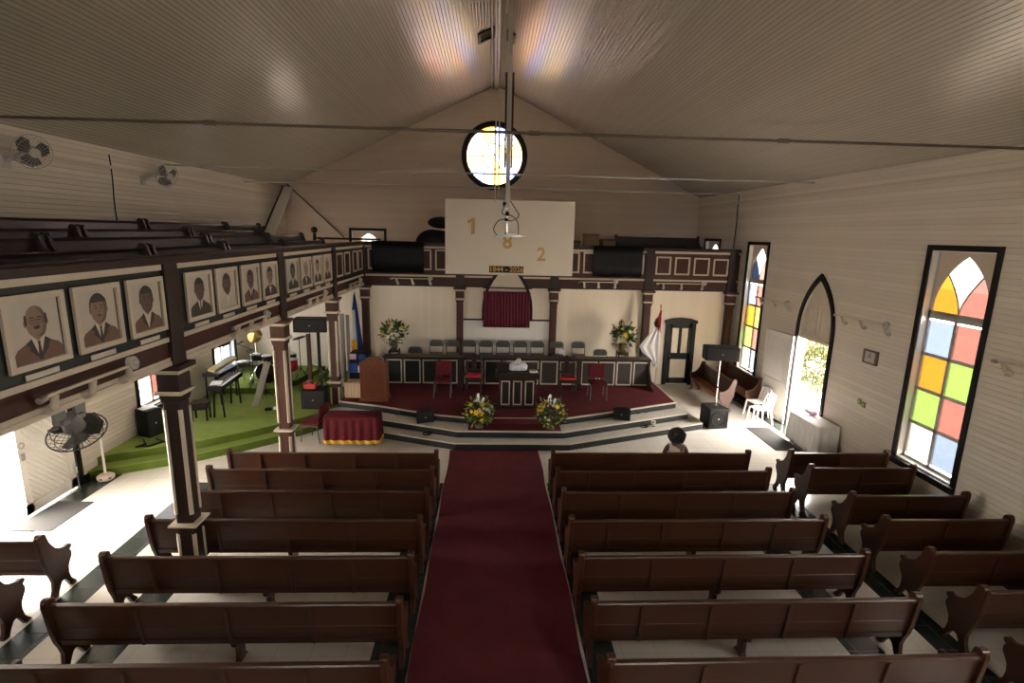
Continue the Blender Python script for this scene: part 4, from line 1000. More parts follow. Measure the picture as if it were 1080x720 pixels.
for k, (x, z) in enumerate(((-.07, .02), (.07, -.01))):
    m_ = MB(); m_.bx(x-.05, -.02, z-.06, x+.05, 0, z+.06); m_.build('switch_plate', SWG, t, bevel=.004)
    m_ = MB(); m_.bx(x-.02, -.028, z-.03, x+.02, -.018, z+.03); m_.build('rocker', mat('pale_rocker', (.35, .4, .22), .4), t)
m_ = MB(); m_.bx(XR-.03, 15.36, 1.42, XR, 15.46, 1.54); tag(m_.build('junction_box', LGREY, bevel=.006), 'small grey box on the wall between the far window and pointed door', 'box')

# ------------------------------------------------------------------ chancel furniture
PZ = .507
# long panelled front
t = T('choir_desk', 'long black choir desk front with fourteen cream-outlined panels', 'desk', (.86, 15.25, PZ))
X = lambda px: -3.097+(px-406)*.02858-.86
m_ = MB(); m_.bx(-3.98, 0, .0, 3.98, .05, .80); m_.build('desk_front', BLACKG, t)
m_ = MB(); m_.bx(-4.02, -.06, .80, 4.02, .34, .845); m_.build('desk_top', DARKW, t, bevel=.008)
for a, b in ((405.8, 423.3), (425.3, 442.5), (444.7, 461.7), (463.3, 480.8), (488, 507), (509, 526), (528, 546), (548, 565.8), (567.8, 586), (588, 605.8), (611, 628), (630, 646.7), (648.5, 664.7), (666.6, 683)):
    m_ = MB(); x0, x1 = X(a), X(b); w_ = .035; z0, z1 = .03, .755
    for q in ((x0, z0, x0+w_, z1), (x1-w_, z0, x1, z1), (x0, z0, x1, z0+w_), (x0, z1-w_, x1, z1)): m_.bx(q[0], -.02, q[1], q[2], 0, q[3])
    m_.m = 1; m_.bx(x0+w_, -.006, z0+w_, x1-w_, 0, z1-w_); m_.build('front_panel', [CREAM, mat('brown_panel_board', (.022, .016, .013), .45) if b > 600 or 545 < a < 600 else BLACKG], t)
for px in (484.3, 608.7):
    m_ = MB(); m_.bx(X(px)-.07, -.06, 0, X(px)+.07, .05, .80); m_.bx(X(px)-.06, -.5, 0, X(px)+.06, -.02, .09); m_.build('desk_post', DARKW, t, bevel=.006)
for x in (-3.95, 3.95):
    m_ = MB(); m_.bx(x-.03, -.06, 0, x+.03, .32, .80); m_.prism([(-.06, 0), (-.06, .55), (-.14, .42), (-.36, .14), (-.62, .1), (-.62, 0)], 'yz', x-.03, x+.03); m_.build('end_bracket', DARKW, t, bevel=.006)

def folding_chair(loc, label, rz=0, group='grey folding chairs behind the desk'):
    t = T('folding_chair', label, 'chair', loc, rz, group)      # faces -y
    m_ = MB(); m_.smooth = True
    for sx in (-1, 1): m_.tube([(sx*.20, -.22, .0), (sx*.205, .10, .44), (sx*.215, .17, .60), (sx*.215, .21, .74), (sx*.19, .222, .80), (sx*.13, .225, .825), (0, .225, .83)], .013, 8)
    m_.build('front_frame', GREYP, t)
    m_ = MB()
    for sx in (-1, 1): m_.tube([(sx*.19, .26, 0), (sx*.19, .02, .40)], .012, 8)
    m_.tube([(-.19, .23, .06), (.19, .23, .06)], .009, 6); m_.build('rear_frame', GREYP, t)
    m_ = MB(); m_.prism([(-.19, .63), (.19, .63), (.205, .70), (.19, .775), (.14, .815), (-.14, .815), (-.19, .775), (-.205, .70)], 'xz', .195, .215); m_.build('backrest', GREYP, t, bevel=.005)
    m_ = MB(); m_.prism([(-.2, -.2), (-.17, -.23), (.17, -.23), (.2, -.2), (.185, .16), (-.185, .16)], 'xy', .425, .455); m_.build('seat', GREYP, t, bevel=.008)
    return t
xs_ = [452.5+7.2, 477, 493.5, 511, 529, 547, 565, 585.3, 608]
pl = ['first from the lectern end of the row', 'second from the lectern end, beside the column', 'third from the lectern end, beyond the column', 'left of centre under the curtain', 'centred under the curtain', 'sixth from the lectern end', 'seventh from the lectern end', 'with a white paper on its seat back', 'last of the raised row, standing apart']
fc = None
for i, px in enumerate(xs_):
    wx = -1.953+(px-452.5)*.0311; lab = 'grey folding chair on the low riser, %s' % pl[i]
    if fc is None: fc = folding_chair((wx, 16.5, .722), lab)
    else: dup(fc, (wx, 16.5, .722), None, lab)
dup(fc, (-2.40, 16.4, PZ), None, 'grey folding chair standing lower, nearest the lectern-side flowers')
dup(fc, (3.60, 16.4, PZ), None, 'grey folding chair standing lower, nearest the flag-side flowers')
m_ = MB(); m_.obx((2.345, 16.585, 1.235), (.19, .008, .16), RX(-.1)); tag(m_.build('paper_sheet', PAPER), 'white paper sheet propped in a grey folding chair', 'paper')

def stack_chair(loc, rz, label):
    t = T('stacking_chair', label, 'chair', loc, rz, 'maroon stacking chairs')   # faces -y
    m_ = MB(); m_.bx(-.235, -.25, .42, .235, .23, .49); m_.build('seat', VELVET, t, bevel=.03)
    m_ = MB(); m_.prism([(.20, .52), (.245, .52), (.30, .93), (.25, .93)], 'yz', -.225, .225); m_.build('backrest', VELVET, t, bevel=.025)
    for sx in (-1, 1):
        m_ = MB(); m_.smooth = True; m_.tube([(sx*.23, -.24, 0), (sx*.22, -.21, .38), (sx*.22, -.15, .415), (sx*.22, .20, .415)], .012, 8); m_.build('leg', GREYP, t)
        m_ = MB(); m_.smooth = True; m_.tube([(sx*.23, .26, 0), (sx*.215, .19, .38), (sx*.21, .225, .52), (sx*.2, .285, .86)], .012, 8); m_.build('leg', GREYP, t)
    return t
stack_chair((-1.29, 14.15, PZ), 0, 'maroon fabric stacking chair on the platform, lectern side of the table')
stack_chair((3.02, 14.05, PZ), 0, 'maroon fabric stacking chair on the platform, flag side of the table')
stack_chair((-4.18, 12.15, 0), -PI/2-.25, 'maroon stacking chair on the tiled floor beside the draped table')
def ornate_chair(loc, label):
    t = T('ornate_chair', label, 'chair', loc, 0, 'carved red-seated chairs')
    m_ = MB(); m_.prism([(-.25, -.25), (.25, -.25), (.21, .20), (-.21, .20)], 'xy', .40, .45); m_.build('seat_frame', DARKW, t, bevel=.012)
    m_ = MB(); m_.prism([(-.235, -.235), (.235, -.235), (.19, .17), (-.19, .17)], 'xy', .45, .52); m_.build('seat', REDSEAT, t, bevel=.03)
    for sx in (-1, 1):
        m_ = MB(); m_.lathe([(.02, 0), (.03, .03), (.022, .08), (.035, .22), (.025, .3), (.034, .40)], (sx*.21, -.21, 0), 10); m_.build('leg', DARKW, t)
        m_ = MB(); m_.smooth = True; m_.tube([(sx*.19, .22, 0), (sx*.19, .18, .42), (sx*.205, .22, .8), (sx*.2, .24, 1.0)], [.022, .025, .022, .016], 8); m_.ell((sx*.2, .24, 1.02), .028); m_.build('leg', DARKW, t)
    m_ = MB(); m_.prism([(-.2, .88), (.2, .88), (.19, .97), (.1, 1.02), (0, 1.08), (-.1, 1.02), (-.19, .97)], 'xz', .215, .25); m_.bx(-.19, .19, .56, .19, .215, .61)
    m_.build('crest_rail', DARKW, t, bevel=.006)
    m_ = MB(); m_.prism([(-.05, .6), (.05, .6), (.09, .72), (.05, .80), (.08, .9), (-.08, .9), (-.05, .80), (-.09, .72)], 'xz', .205, .235); m_.ring((0, .2, .75), .05, .012, 'y', 16, 6); m_.build('splat', DARKW, t, bevel=.006)
    for sx in (-1, 1):
        m_ = MB(); m_.smooth = True; m_.tube([(sx*.225, .19, .68), (sx*.27, 0, .70), (sx*.26, -.17, .67), (sx*.235, -.17, .46)], .016, 8); m_.build('armrest', DARKW, t)
    return t
ornate_chair((-.45, 14.6, PZ), 'carved dark chair with bright red seat, lectern side of the communion table')
ornate_chair((2.22, 14.45, PZ), 'carved dark chair with bright red seat, flag side of the communion table')

# communion table and what lies on it
t = T('communion_table', 'dark communion table with three cream-outlined panels, on the chancel platform', 'table', (.72, 12.9, .60))
m_ = MB(); m_.bx(-.56, -.12, .78, .56, .36, .94); m_.build('table_top', DARKW, t, bevel=.012)
m_ = MB(); m_.bx(-.47, -.06, .0, .47, .30, .78); m_.bx(-.52, -.1, 0, .52, .34, .06); m_.build('table_base', DARKW, t, bevel=.008)
for x in (-.31, -.005, .3):
    m_ = MB(); w_ = .03; x0, x1 = x-.115, x+.115; z0, z1 = .09, .73
    for q in ((x0, z0, x0+w_, z1), (x1-w_, z0, x1, z1), (x0, z0, x1, z0+w_), (x0, z1-w_, x1, z1)): m_.bx(q[0], -.085, q[1], q[2], -.06, q[3])
    m_.m = 1; m_.bx(x0+w_, -.066, z0+w_, x1-w_, -.06, z1-w_); m_.build('framed_panel', [CREAM, mat('umber_panel_board', (.020, .011, .007), .45, spec=.3)], t)
m_ = MB(); m_.bx(-.14, -.11, 0, .14, .11, .20); m_.bx(-.15, -.12, .2, .15, .12, .22); b_ = m_.build('offering_box', DARKW, bevel=.008); b_.location = (.34, 12.98, 1.54); tag(b_, 'small dark box on the communion table', 'box')
t = T('cloth_bundle', 'folded white cloth bundle on the communion table', 'cloth', (.72, 12.98, 1.565))
m_ = MB(); m_.smooth = True
for i, (x, y, z, rx, ry, rz_) in enumerate(((0, 0, .07, .22, .14, .08), (-.05, 0, .14, .18, .12, .07), (.07, -.01, .16, .14, .11, .07), (.02, 0, .22, .10, .09, .06), (-.14, -.02, .08, .09, .1, .09), (.16, -.02, .08, .09, .1, .085))): m_.ell((x, y, z), (rx, ry, rz_), 14, 8)
b_ = m_.build('folded_cloth', mat('pale_blue_linen', (.62, .64, .72), .85, .06), t)
rm = b_.modifiers.new('join', 'REMESH'); rm.mode = 'VOXEL'; rm.voxel_size = .012; rm.use_smooth_shade = True
tx = bpy.data.textures.new('cloth_folds', 'CLOUDS'); tx.noise_scale = .07; dm = b_.modifiers.new('folds', 'DISPLACE'); dm.texture = tx; dm.strength = .05
m_ = MB(); m_.smooth = True; m_.ell((.02, 0, .285), (.06, .05, .03)); m_.build('napkin', CREAMP, t)
m_ = MB(); m_.obx((1.12, 12.93, 1.555), (.20, .14, .03), RZ(.1)); m_.m = 1; m_.obx((1.1, 12.95, 1.58), (.17, .12, .02), RZ(-.15)); tag(m_.build('booklets', [PAPER, KRAFT]), 'small stack of pale booklets on the communion table', 'booklets')

# carved lectern
t = T('lectern', 'carved chestnut wood lectern with arched crest on the platform corner', 'lectern', (-3.08, 13.62, PZ), .05)
m_ = MB(); m_.prism([(-.33, 0), (.33, 0), (.33, 1.06), (.24, 1.09), (.2, 1.16), (.1, 1.21), (0, 1.235), (-.1, 1.21), (-.2, 1.16), (-.24, 1.09), (-.33, 1.06)], 'xz', -.04, .0); m_.build('front_panel', LECT, t, bevel=.01)
for sx in (-1, 1):
    m_ = MB(); m_.bx(sx*.33-.02, -.05, 0, sx*.33+.02, .38, 1.07); m_.build('side_panel', LECT, t, bevel=.01)
m_ = MB(); m_.obx((0, .16, 1.07), (.70, .42, .03), RX(-.25)); m_.build('reading_desk', LECT, t, bevel=.006)
m_ = MB(); m_.bx(-.38, -.09, 0, .38, .42, .07); m_.bx(-.36, -.07, .07, .36, .40, .10); m_.build('plinth', LECT, t, bevel=.008)
m_ = MB(); m_.ring((0, -.045, .78), .13, .014, 'y', 28, 6); m_.ring((0, -.045, .78), .07, .01, 'y', 20, 6); m_.bar((0, -.045, .60), (0, -.045, .96), .025, .02); m_.bar((-.16, -.045, .78), (.16, -.045, .78), .02, .025)
m_.prism([(-.03, .2), (.03, .2), (.05, .42), (0, .5), (-.05, .42)], 'xz', -.055, -.04); m_.build('carved_emblem', mat('dark_chestnut_carving', (.09, .024, .009), .35), t)
m_ = MB()
for q in ((-.28, .14, -.25, 1.02), (.25, .14, .28, 1.02), (-.28, .14, .28, .17), (-.28, .99, .28, 1.02)): m_.bx(q[0], -.05, q[1], q[2], -.038, q[3])
m_.build('panel_moulding', LECT, t)

# flowers
def petals(kind):
    m_ = MB(); m_.smooth = True
    if kind == 'lily':
        for k in range(6):
            a = 2*PI*k/6; d = Vector((math.cos(a), math.sin(a), 0)); s_ = Vector((-d.y, d.x, 0))
            p = [Vector((0, 0, 0)), d*.025+Vector((0, 0, .02))+s_*.014, d*.055+Vector((0, 0, .028)), d*.07+Vector((0, 0, .018)), d*.055+Vector((0, 0, .024))-s_*.001, d*.025+Vector((0, 0, .02))-s_*.014]
            m_.add(p, [(0, 1, 2), (2, 3, 4), (0, 2, 4), (0, 4, 5), (0, 2, 5)])
        m_.ell((0, 0, .02), (.012, .012, .02), 8, 5)
    else:
        for j in range(9):
            z = .02+j*.022; r = .03-.0022*j
            for k in range(4): a = k*PI/2+j*.7; m_.ell((r*math.cos(a), r*math.sin(a), z), (.016, .016, .013), 6, 4)
    return m_
flower_protos = {}
def flower_mesh(kind, mt):
    key = (kind, mt.name)
    if key not in flower_protos:
        o = petals(kind).build('blossom', mt); flower_protos[key] = o.data; bpy.data.objects.remove(o)
    return flower_protos[key]
def foliage(c, r, n, ll, lw, seed, up=.3):
    rn = random.Random(seed); m_ = MB()
    for i in range(n):
        v = Vector((rn.gauss(0, 1), rn.gauss(0, 1), rn.gauss(up, 1))).normalized(); p = Vector(c) + Vector((v.x*r[0], v.y*r[1], v.z*r[2]))*rn.uniform(.35, 1)
        d = (v+Vector((rn.uniform(-.5, .5), rn.uniform(-.5, .5), rn.uniform(-.2, .5)))).normalized(); s_ = d.orthogonal().normalized(); s_.rotate(Matrix.Rotation(rn.uniform(0, 6.28), 3, d)); nn = d.cross(s_)
        L = ll*rn.uniform(.6, 1.3); w2 = lw*rn.uniform(.7, 1.3)
        m_.m = 0 if rn.random() < .62 else 1
        m_.add([p, p+d*L*.4+s_*w2+nn*L*.05, p+d*L*.75+s_*w2*.6+nn*.02, p+d*L-nn*L*.1, p+d*L*.75-s_*w2*.6+nn*.02, p+d*L*.4-s_*w2+nn*L*.05], [(0, 1, 2, 3, 4, 5)])
    return m_
def blossoms(parent, c, r, spec, seed, front=True):
    rn = random.Random(seed)
    for kind, mt, n, sc in spec:
        me = flower_mesh(kind, mt)
        for i in range(n):
            v = Vector((rn.gauss(0, 1), -abs(rn.gauss(.5, .8)) if front else rn.gauss(0, 1), rn.gauss(.25, .8))).normalized()
            o = bpy.data.objects.new('blossom', me); COL.objects.link(o); o.parent = parent
            o.location = Vector(c)+Vector((v.x*r[0], v.y*r[1], v.z*r[2])); o.rotation_euler = v.to_track_quat('Z', 'Y').to_euler(); s_ = sc*rn.uniform(.8, 1.25); o.scale = (s_, s_, s_)
def tall_arrangement(loc, label, seed, sh):
    t = T('flower_stand', label, 'flower arrangement', loc, 0, 'flower arrangements on tall stands')
    m_ = MB()
    for k in range(4):
        a = PI/4+k*PI/2; m_.smooth = True; e = lambda r, z: (r*math.cos(a), r*math.sin(a), z)
        m_.tube([e(.26, 0), e(.2, sh*.25), e(.17, sh*.55), e(.21, sh*.8), e(.19, sh)], .022, 6)
    m_.ring((0, 0, sh*.3), .17, .014, 'z', 20, 6); m_.build('plant_stand', DARKW, t)
    m_ = MB(); m_.cyl((0, 0, sh-.08), (0, 0, sh-.05), .15, n=20); m_.build('stand_top', DARKW, t)
    m_ = MB(); m_.lathe([(.07, sh-.05), (.11, sh+.03), (.10, sh+.14), (.06, sh+.22), (.09, sh+.27)], n=16); m_.build('vase', BROWNP, t)
    f = foliage((0, 0, sh+.52), (.34, .27, .36), 230, .19, .032, seed).build('foliage', [LEAF, LEAFL], t); f['kind'] = 'stuff'
    blossoms(t, (0, 0, sh+.54), (.36, .30, .36), (('lily', CREAMP, 12, 1.5), ('lily', YELLOW, 8, 1.3), ('lily', WPETAL, 4, 1.2)), seed)
tall_arrangement((-3.02, 16.35, PZ), 'tall stand of cream and yellow flowers above the choir desk, lectern side', 3, .82)
tall_arrangement((4.26, 16.35, PZ), 'tall stand of cream and yellow flowers above the choir desk, beside the flag', 5, .84)
def low_arrangement(loc, label, seed):
    t = T('flower_arrangement', label, 'flower arrangement', loc, 0, 'flower arrangements on the chancel step')
    m_ = MB(); m_.lathe([(.09, 0), (.10, .02), (.035, .06), (.03, .16), (.10, .20), (.11, .27)], n=16); m_.build('vase', BROWNP, t)
    f = foliage((0, 0, .40), (.33, .24, .34), 330, .15, .024, seed, .0).build('foliage', [LEAF, LEAFL], t); f['kind'] = 'stuff'
    blossoms(t, (0, 0, .42), (.30, .24, .27), (('lily', YELLOW, 12, 1.45), ('lily', CREAMP, 6, 1.1), ('lily', WPETAL, 9, .8)), seed)
    for k, (x, y, z, tl) in enumerate(((-.06, -.05, .66, .1), (-.02, 0, .60, -.15), (.02, -.08, .58, .3))):
        o = bpy.data.objects.new('blossom_spike', flower_mesh('spike', WPETAL)); COL.objects.link(o); o.parent = t; o.location = (x, y, z); o.rotation_euler = (.1, tl, 0); o.scale = (1.1, 1.1, 1.1)
low_arrangement((-.22, 12.13, .342), 'low arrangement of yellow lilies and white spikes, lectern side of the table', 11)
low_arrangement((1.5, 12.10, .342), 'low arrangement of yellow lilies and white spikes, door side of the table', 17)

# flags
def flag(loc, label, h, strips, spread, seed):
    t = T('flag', label, 'flag', loc, 0)
    m_ = MB(); m_.cyl((0, 0, 0), (0, 0, h), .016, n=8); m_.build('pole', METAL, t)
    m_ = MB(); m_.lathe([(.17, 0), (.17, .03), (.06, .06), (.04, .12)], n=18); m_.build('pole_base', DARKW, t)
    m_ = MB(); m_.lathe([(.012, h-.02), (.03, h+.02), (.005, h+.12)], n=8); m_.build('finial', GOLD, t)
    M_ = []; m_ = MB(); m_.smooth = True
    for (mt, rows_) in strips: M_.append(mt)
    for mi, (mt, rows_) in enumerate(strips):
        m_.m = mi; n = 24; vs = []
        for (z, x0, x1) in rows_:
            for i in range(n+1):
                u = i/n; vs.append((x0+(x1-x0)*u, -.03-.05*math.sin(u*PI*5+z*2+seed)*(.3+u*.5), z+.02*math.sin(u*9+seed)))
        k = len(rows_)
        m_.add(vs, [(j*(n+1)+i, j*(n+1)+i+1, (j+1)*(n+1)+i+1, (j+1)*(n+1)+i) for j in range(k-1) for i in range(n)])
    o = m_.build('flag_cloth', M_, t); sl = o.modifiers.new('cloth', 'SOLIDIFY'); sl.thickness = .006
    return t
flag((-4.30, 16.75, .34), 'drooping blue, white and yellow flag behind the wooden lectern', 2.62,
     [(BLUE, [(2.62, -.03, .03), (2.2, -.09, .09), (2.14, -.10, .03)]), (WFLAG, [(2.14, -.10, -.02), (1.6, -.13, .02), (1.16, -.15, .04)]), (YFLAG, [(1.16, -.15, .05), (.9, -.16, .06), (.75, -.15, .06)]), (BLUE, [(2.2, .0, .09), (1.6, .02, .15), (1.1, .04, .20), (.8, .06, .24)])], .2, 1)
flag((5.42, 16.4, .0), 'drooping white flag with red and black hoist beside the panelled door', 2.78,
     [(RFLAG, [(2.70, -.02, .02), (2.4, -.10, .03), (2.1, -.06, .02), (2.0, -.02, .02)]), (BLACKG, [(2.45, -.14, -.06), (2.25, -.20, -.06), (2.12, -.14, -.04)]), (WFLAG, [(2.15, -.12, .0), (1.85, -.36, .02), (1.5, -.62, .03), (1.3, -.50, .02), (1.1, -.24, .0), (.85, -.12, .0)])], .5, 2)

# draped table, maroon with gold fringe
def draped(name, label, x0, x1, y0, y1, zt, zb, cloth, fringe=None, legs=DARKW, rip=.025, cat='table', clab='', ctype='tablecloth'):
    t = T('side_table', label, cat, ((x0+x1)/2, (y0+y1)/2, 0))
    hx, hy = (x1-x0)/2, (y1-y0)/2
    m_ = MB(); m_.bx(-hx+.02, -hy+.02, zt-.05, hx-.02, hy-.02, zt-.012); m_.build('table_top', legs, t)
    for sx in (-1, 1):
        for sy in (-1, 1):
            m_ = MB(); m_.bar((sx*(hx-.08), sy*(hy-.08), 0), (sx*(hx-.08), sy*(hy-.08), zt-.05), .045); m_.build('leg', legs, t)
    m_ = MB(); m_.smooth = True; N = 160; vs = []; per = 2*(hx+hy)*2
    def edge(s):
        s = s % 1.0 * (4*hx+4*hy)
        if s < 2*hx: return Vector((-hx+s, -hy)), Vector((0, -1))
        s -= 2*hx
        if s < 2*hy: return Vector((hx, -hy+s)), Vector((1, 0))
        s -= 2*hy
        if s < 2*hx: return Vector((hx-s, hy)), Vector((0, 1))
        s -= 2*hx
        return Vector((-hx, hy-s)), Vector((-1, 0))
    zs = [zt, zt-.015, zt-.1, zt*.6, zb+.09, zb] ; rings = []
    for j, z in enumerate(zs):
        for i in range(N):
            p, n = edge(i/N); k = [0, .012, .02, .03, .04, .045][j]
            r = rip*[0, 0, .3, .7, 1, 1.1][j]*math.sin(i*2*PI/N*17+.5*math.sin(i*.2))
            q = p+n*(k+r+.012); vs.append((q.x, q.y, z+(.008*math.sin(i*.9) if j == 5 else 0)))
    fs = []; m_.add(vs, [tuple(range(N))])
    for j in range(len(zs)-1):
        m_.m = 1 if (fringe and j == len(zs)-2) else 0
        m_.add([], []); o = 0
        for i in range(N): m_.f.append((j*N+i, j*N+(i+1) % N, (j+1)*N+(i+1) % N, (j+1)*N+i)); m_.mi.append(m_.m); m_.sm.append(True)
    c_ = m_.build('tablecloth', [cloth] + ([fringe] if fringe else [])); c_.location = t.location; tag(c_, clab, ctype)
    sl = c_.modifiers.new('cloth', 'SOLIDIFY'); sl.thickness = .005
    return t, c_
tA, cA = draped('side_table', 'low table hidden under the maroon gold-fringed cloth', -3.83, -2.62, 11.75, 12.2, .72, .07, VELVET, GOLDF, clab='maroon gold-fringed cloth over the low table before the chancel steps')
tB, cB = draped('side_table', 'table under the white lace cloth beside the pointed door', 7.62, 8.12, 11.22, 12.38, .76, .06, CLOTHW, None, rip=.014, clab='white lace cloth over the table beside the pointed door')
m_ = MB(); m_.smooth = True; m_.ell((0, 0, .06), (.11, .15, .065)); m_.ell((-.06, .12, .07), (.07, .07, .06)); b_ = m_.build('plush_bundle', PINK); b_.location = (7.98, 12.05, .768); tag(b_, 'small mauve plush bundle on the white lace cloth', 'bundle')

# ------------------------------------------------------------------ loudspeakers and small stage gear
def speaker_box(name, label, loc, rz, w_, d_, h_, wedge=False, group='black loudspeakers', woofer=False):
    t = T(name, label, 'loudspeaker', loc, rz, group)     # faces -y
    m_ = MB()
    if wedge: m_.prism([(-w_/2, 0), (w_/2, 0), (w_/2, h_), (-w_/2, h_)], 'xz', -d_/2, d_/2)
    else: m_.prism([(-w_/2, -d_/2), (w_/2, -d_/2), (w_/2*.82, d_/2), (-w_/2*.82, d_/2)], 'xy', 0, h_)
    m_.build('cabinet', RUBBER, t, bevel=.012)
    m_ = MB(); m_.bx(-w_/2+.025, -d_/2-.012, .025, w_/2-.025, -d_/2, h_-.025); m_.build('grille', GRILLE, t, bevel=.004)
    if woofer:
        m_ = MB(); m_.ring((-.02, -d_/2-.014, h_/2), min(w_, h_)*.34, .012, 'y', 28, 6); m_.build('woofer_ring', RUBBER, t)
        m_ = MB(); m_.bx(w_*.34, -d_/2-.02, .08, w_*.44, -d_/2-.008, h_-.1); m_.build('port_slot', BLACK, t)
    m_ = MB(); m_.bx(-.02, -d_/2-.016, h_*.46, .02, -d_/2-.011, h_*.52); m_.build('badge', LGREY, t)
    return t
sub = speaker_box('subwoofer', 'black subwoofer box on the white floor below the raised loudspeaker', (6.07, 13.32, 0), .12, .56, .56, .56, woofer=True)
t = T('speaker_pole', 'shiny pole rising from the subwoofer to the raised loudspeaker', 'pole', (6.12, 13.36, .56))
m_ = MB(); m_.cyl((0, 0, 0), (0, 0, .55), .022); m_.cyl((0, 0, .5), (0, 0, 1.26), .016); m_.build('pole_tube', CHROME, t)
m_ = MB(); m_.cyl((0, 0, 0), (0, 0, .02), .06); m_.build('pole_foot', GREYP, t); m_ = MB(); m_.cyl((0, 0, .48), (0, 0, .54), .032); m_.build('collar', BLACK, t)
speaker_box('top_speaker', 'black horn loudspeaker lying sideways on a pole near the benches', (6.14, 13.4, 1.82), -.15, .86, .42, .36, wedge=True)
m_ = MB(); m_.tube([(5.28, 14.3, .014), (5.42, 14.05, .014), (5.55, 13.85, .014), (5.68, 13.72, .014), (5.76, 13.68, .05)], .013, 6)
tag(m_.build('speaker_cable', BLACK), 'black cable curling along the steps to the subwoofer', 'cable')
speaker_box('stage_speaker', 'black loudspeaker lying sideways on a pole above the green stage', (-4.93, 14.5, 2.21), .05, .88, .42, .38, wedge=True)
t = T('speaker_pole', 'black pole carrying the loudspeaker above the green stage', 'pole', (-4.78, 14.55, .34)); m_ = MB(); m_.cyl((0, 0, 0), (0, 0, 1.87), .045); m_.build('pole_tube', BLACK, t); m_ = MB(); m_.cyl((0, 0, 0), (0, 0, .03), .2, n=20); m_.build('pole_base', BLACK, t)
m_ = MB(); m_.bx(-5.14, 14.6, .34, -5.04, 14.7, 2.1); tag(m_.build('timber_post', COLW, bevel=.008), 'brown timber post beside the black speaker pole', 'post')
speaker_box('bass_cabinet', 'black bass cabinet on the green stage by the column, red box on top', (-4.62, 13.62, .34), .0, .62, .5, .50)
speaker_box('floor_speaker', 'black loudspeaker below the window on the green step, paper on top', (-7.66, 11.55, .34), 1.25, .36, .38, .62)
m_ = MB(); m_.obx((-7.66, 11.55, .975), (.30, .24, .012), RZ(1.0)); m_.obx((-7.70, 11.60, .985), (.2, .28, .006), RZ(.5)); tag(m_.build('paper_sheets', PAPER), 'white sheets lying on the black loudspeaker below the window', 'paper')
speaker_box('monitor_speaker', 'small black monitor on the chancel step, lectern side', (-1.60, 12.50, .342), .38, .44, .2, .30, group='step monitors')
speaker_box('monitor_speaker', 'small black monitor on the chancel step, flag side', (3.45, 12.83, .342), -.38, .44, .2, .30, group='step monitors')
for k, (x, y, z, rz_, lab, mt) in enumerate(((4.28, 12.86, .25, -.38, 'white socket plate on a black step riser, door side', PLASTIC), (-2.35, 12.98, .40, .38, 'dark socket plate on a black step riser, lectern side', GREYP))):
    t = T('socket_plate', lab, 'socket', (x, y, z), rz_)
    m_ = MB(); m_.bx(-.07, -.02, -.05, .07, .0, .05); m_.build('plate', mt, t, bevel=.004); m_ = MB(); m_.bx(-.03, -.026, -.015, .03, -.018, .015); m_.build('outlet', GREYP, t)
for k, (x, y, z, lab) in enumerate(((4.0, 12.72, .172, 'small black cable coil on the lower step, door side'), (3.95, 13.3, .342, 'loose cables on the middle step beside the monitor'), (-1.5, 12.1, .172, 'small black cable coil on the lower step, lectern side'))):
    m_ = MB(); m_.ring((0, 0, .014), .10, .013, 'z', 20, 6); m_.ring((.05, .02, .03), .07, .012, 'z', 16, 6); m_.tube([(.1, 0, .014), (.2, .03, .012), (.3, .0, .012)], .012, 6); b_ = m_.build('cable_coil', BLACK); b_.location = (x, y, z); tag(b_, lab, 'cable', 'coiled cables on the steps')
t = T('flower_box', 'red box holding flowers on top of the black bass cabinet', 'box', (-4.74, 13.6, .842))
m_ = MB(); m_.prism([(-.14, 0), (.14, 0), (.17, .16), (.08, .12), (0, .17), (-.08, .12), (-.17, .16)], 'xz', -.09, .09); m_.build('red_box', REDSEAT, t, bevel=.01)
for k, (x, y, z) in enumerate(((-.05, 0, .17), (.04, -.02, .2), (.0, .03, .19))):
    o = bpy.data.objects.new('blossom', flower_mesh('lily', CREAMP)); COL.objects.link(o); o.parent = t; o.location = (x, y, z)
t = T('potted_plant', 'small green plant behind the bass cabinet on the green stage', 'plant', (-4.53, 14.1, .34)); m_ = MB(); m_.lathe([(.09, 0), (.12, .25), (.12, .25)], n=14); m_.build('pot', BROWNP, t)
f = foliage((0, 0, .6), (.10, .10, .3), 110, .12, .016, 23).build('foliage', [LEAF, LEAFL], t); f['kind'] = 'stuff'
# stacked gear between column and lectern
t = T('pine_crate', 'pale slatted pine crate beside the lectern', 'crate', (-3.70, 14.05, PZ))
for k in range(5):
    for y_ in (-.2, .18): m_ = MB(); m_.bx(-.22+k*.09, y_, 0, -.14+k*.09, y_+.02, .42); m_.build('slat', KRAFT, t)
m_ = MB(); m_.bx(-.22, -.18, 0, .22, .18, .40); m_.build('crate_body', KRAFT, t)
t = T('equipment_case', 'dark equipment stack with blue and white boxes behind the lectern', 'equipment', (-3.75, 15.1, PZ))
m_ = MB(); m_.bx(-.3, -.25, 0, .3, .25, .42); m_.build('case', RUBBER, t, bevel=.02)
m_ = MB(); m_.bx(-.05, -.26, .44, .28, .2, .62); m_.build('paper_box', PAPER, t, bevel=.006); m_ = MB(); m_.bx(-.3, -.24, .42, -.07, .2, .70); m_.build('blue_box', BLUE, t, bevel=.01)
m_ = MB(); m_.bx(-.32, -.2, .70, .3, .22, .78); m_.bx(-.28, -.2, .78, .26, .2, 1.02); m_.build('upper_case', RUBBER, t, bevel=.03)
m_ = MB(); m_.bx(-.28, -.215, .82, -.1, -.2, .98); m_.build('pink_label', PINK, t); m_ = MB(); m_.ell((.08, -.2, .88), (.12, .03, .1)); m_.build('blue_patch', BLUE, t)
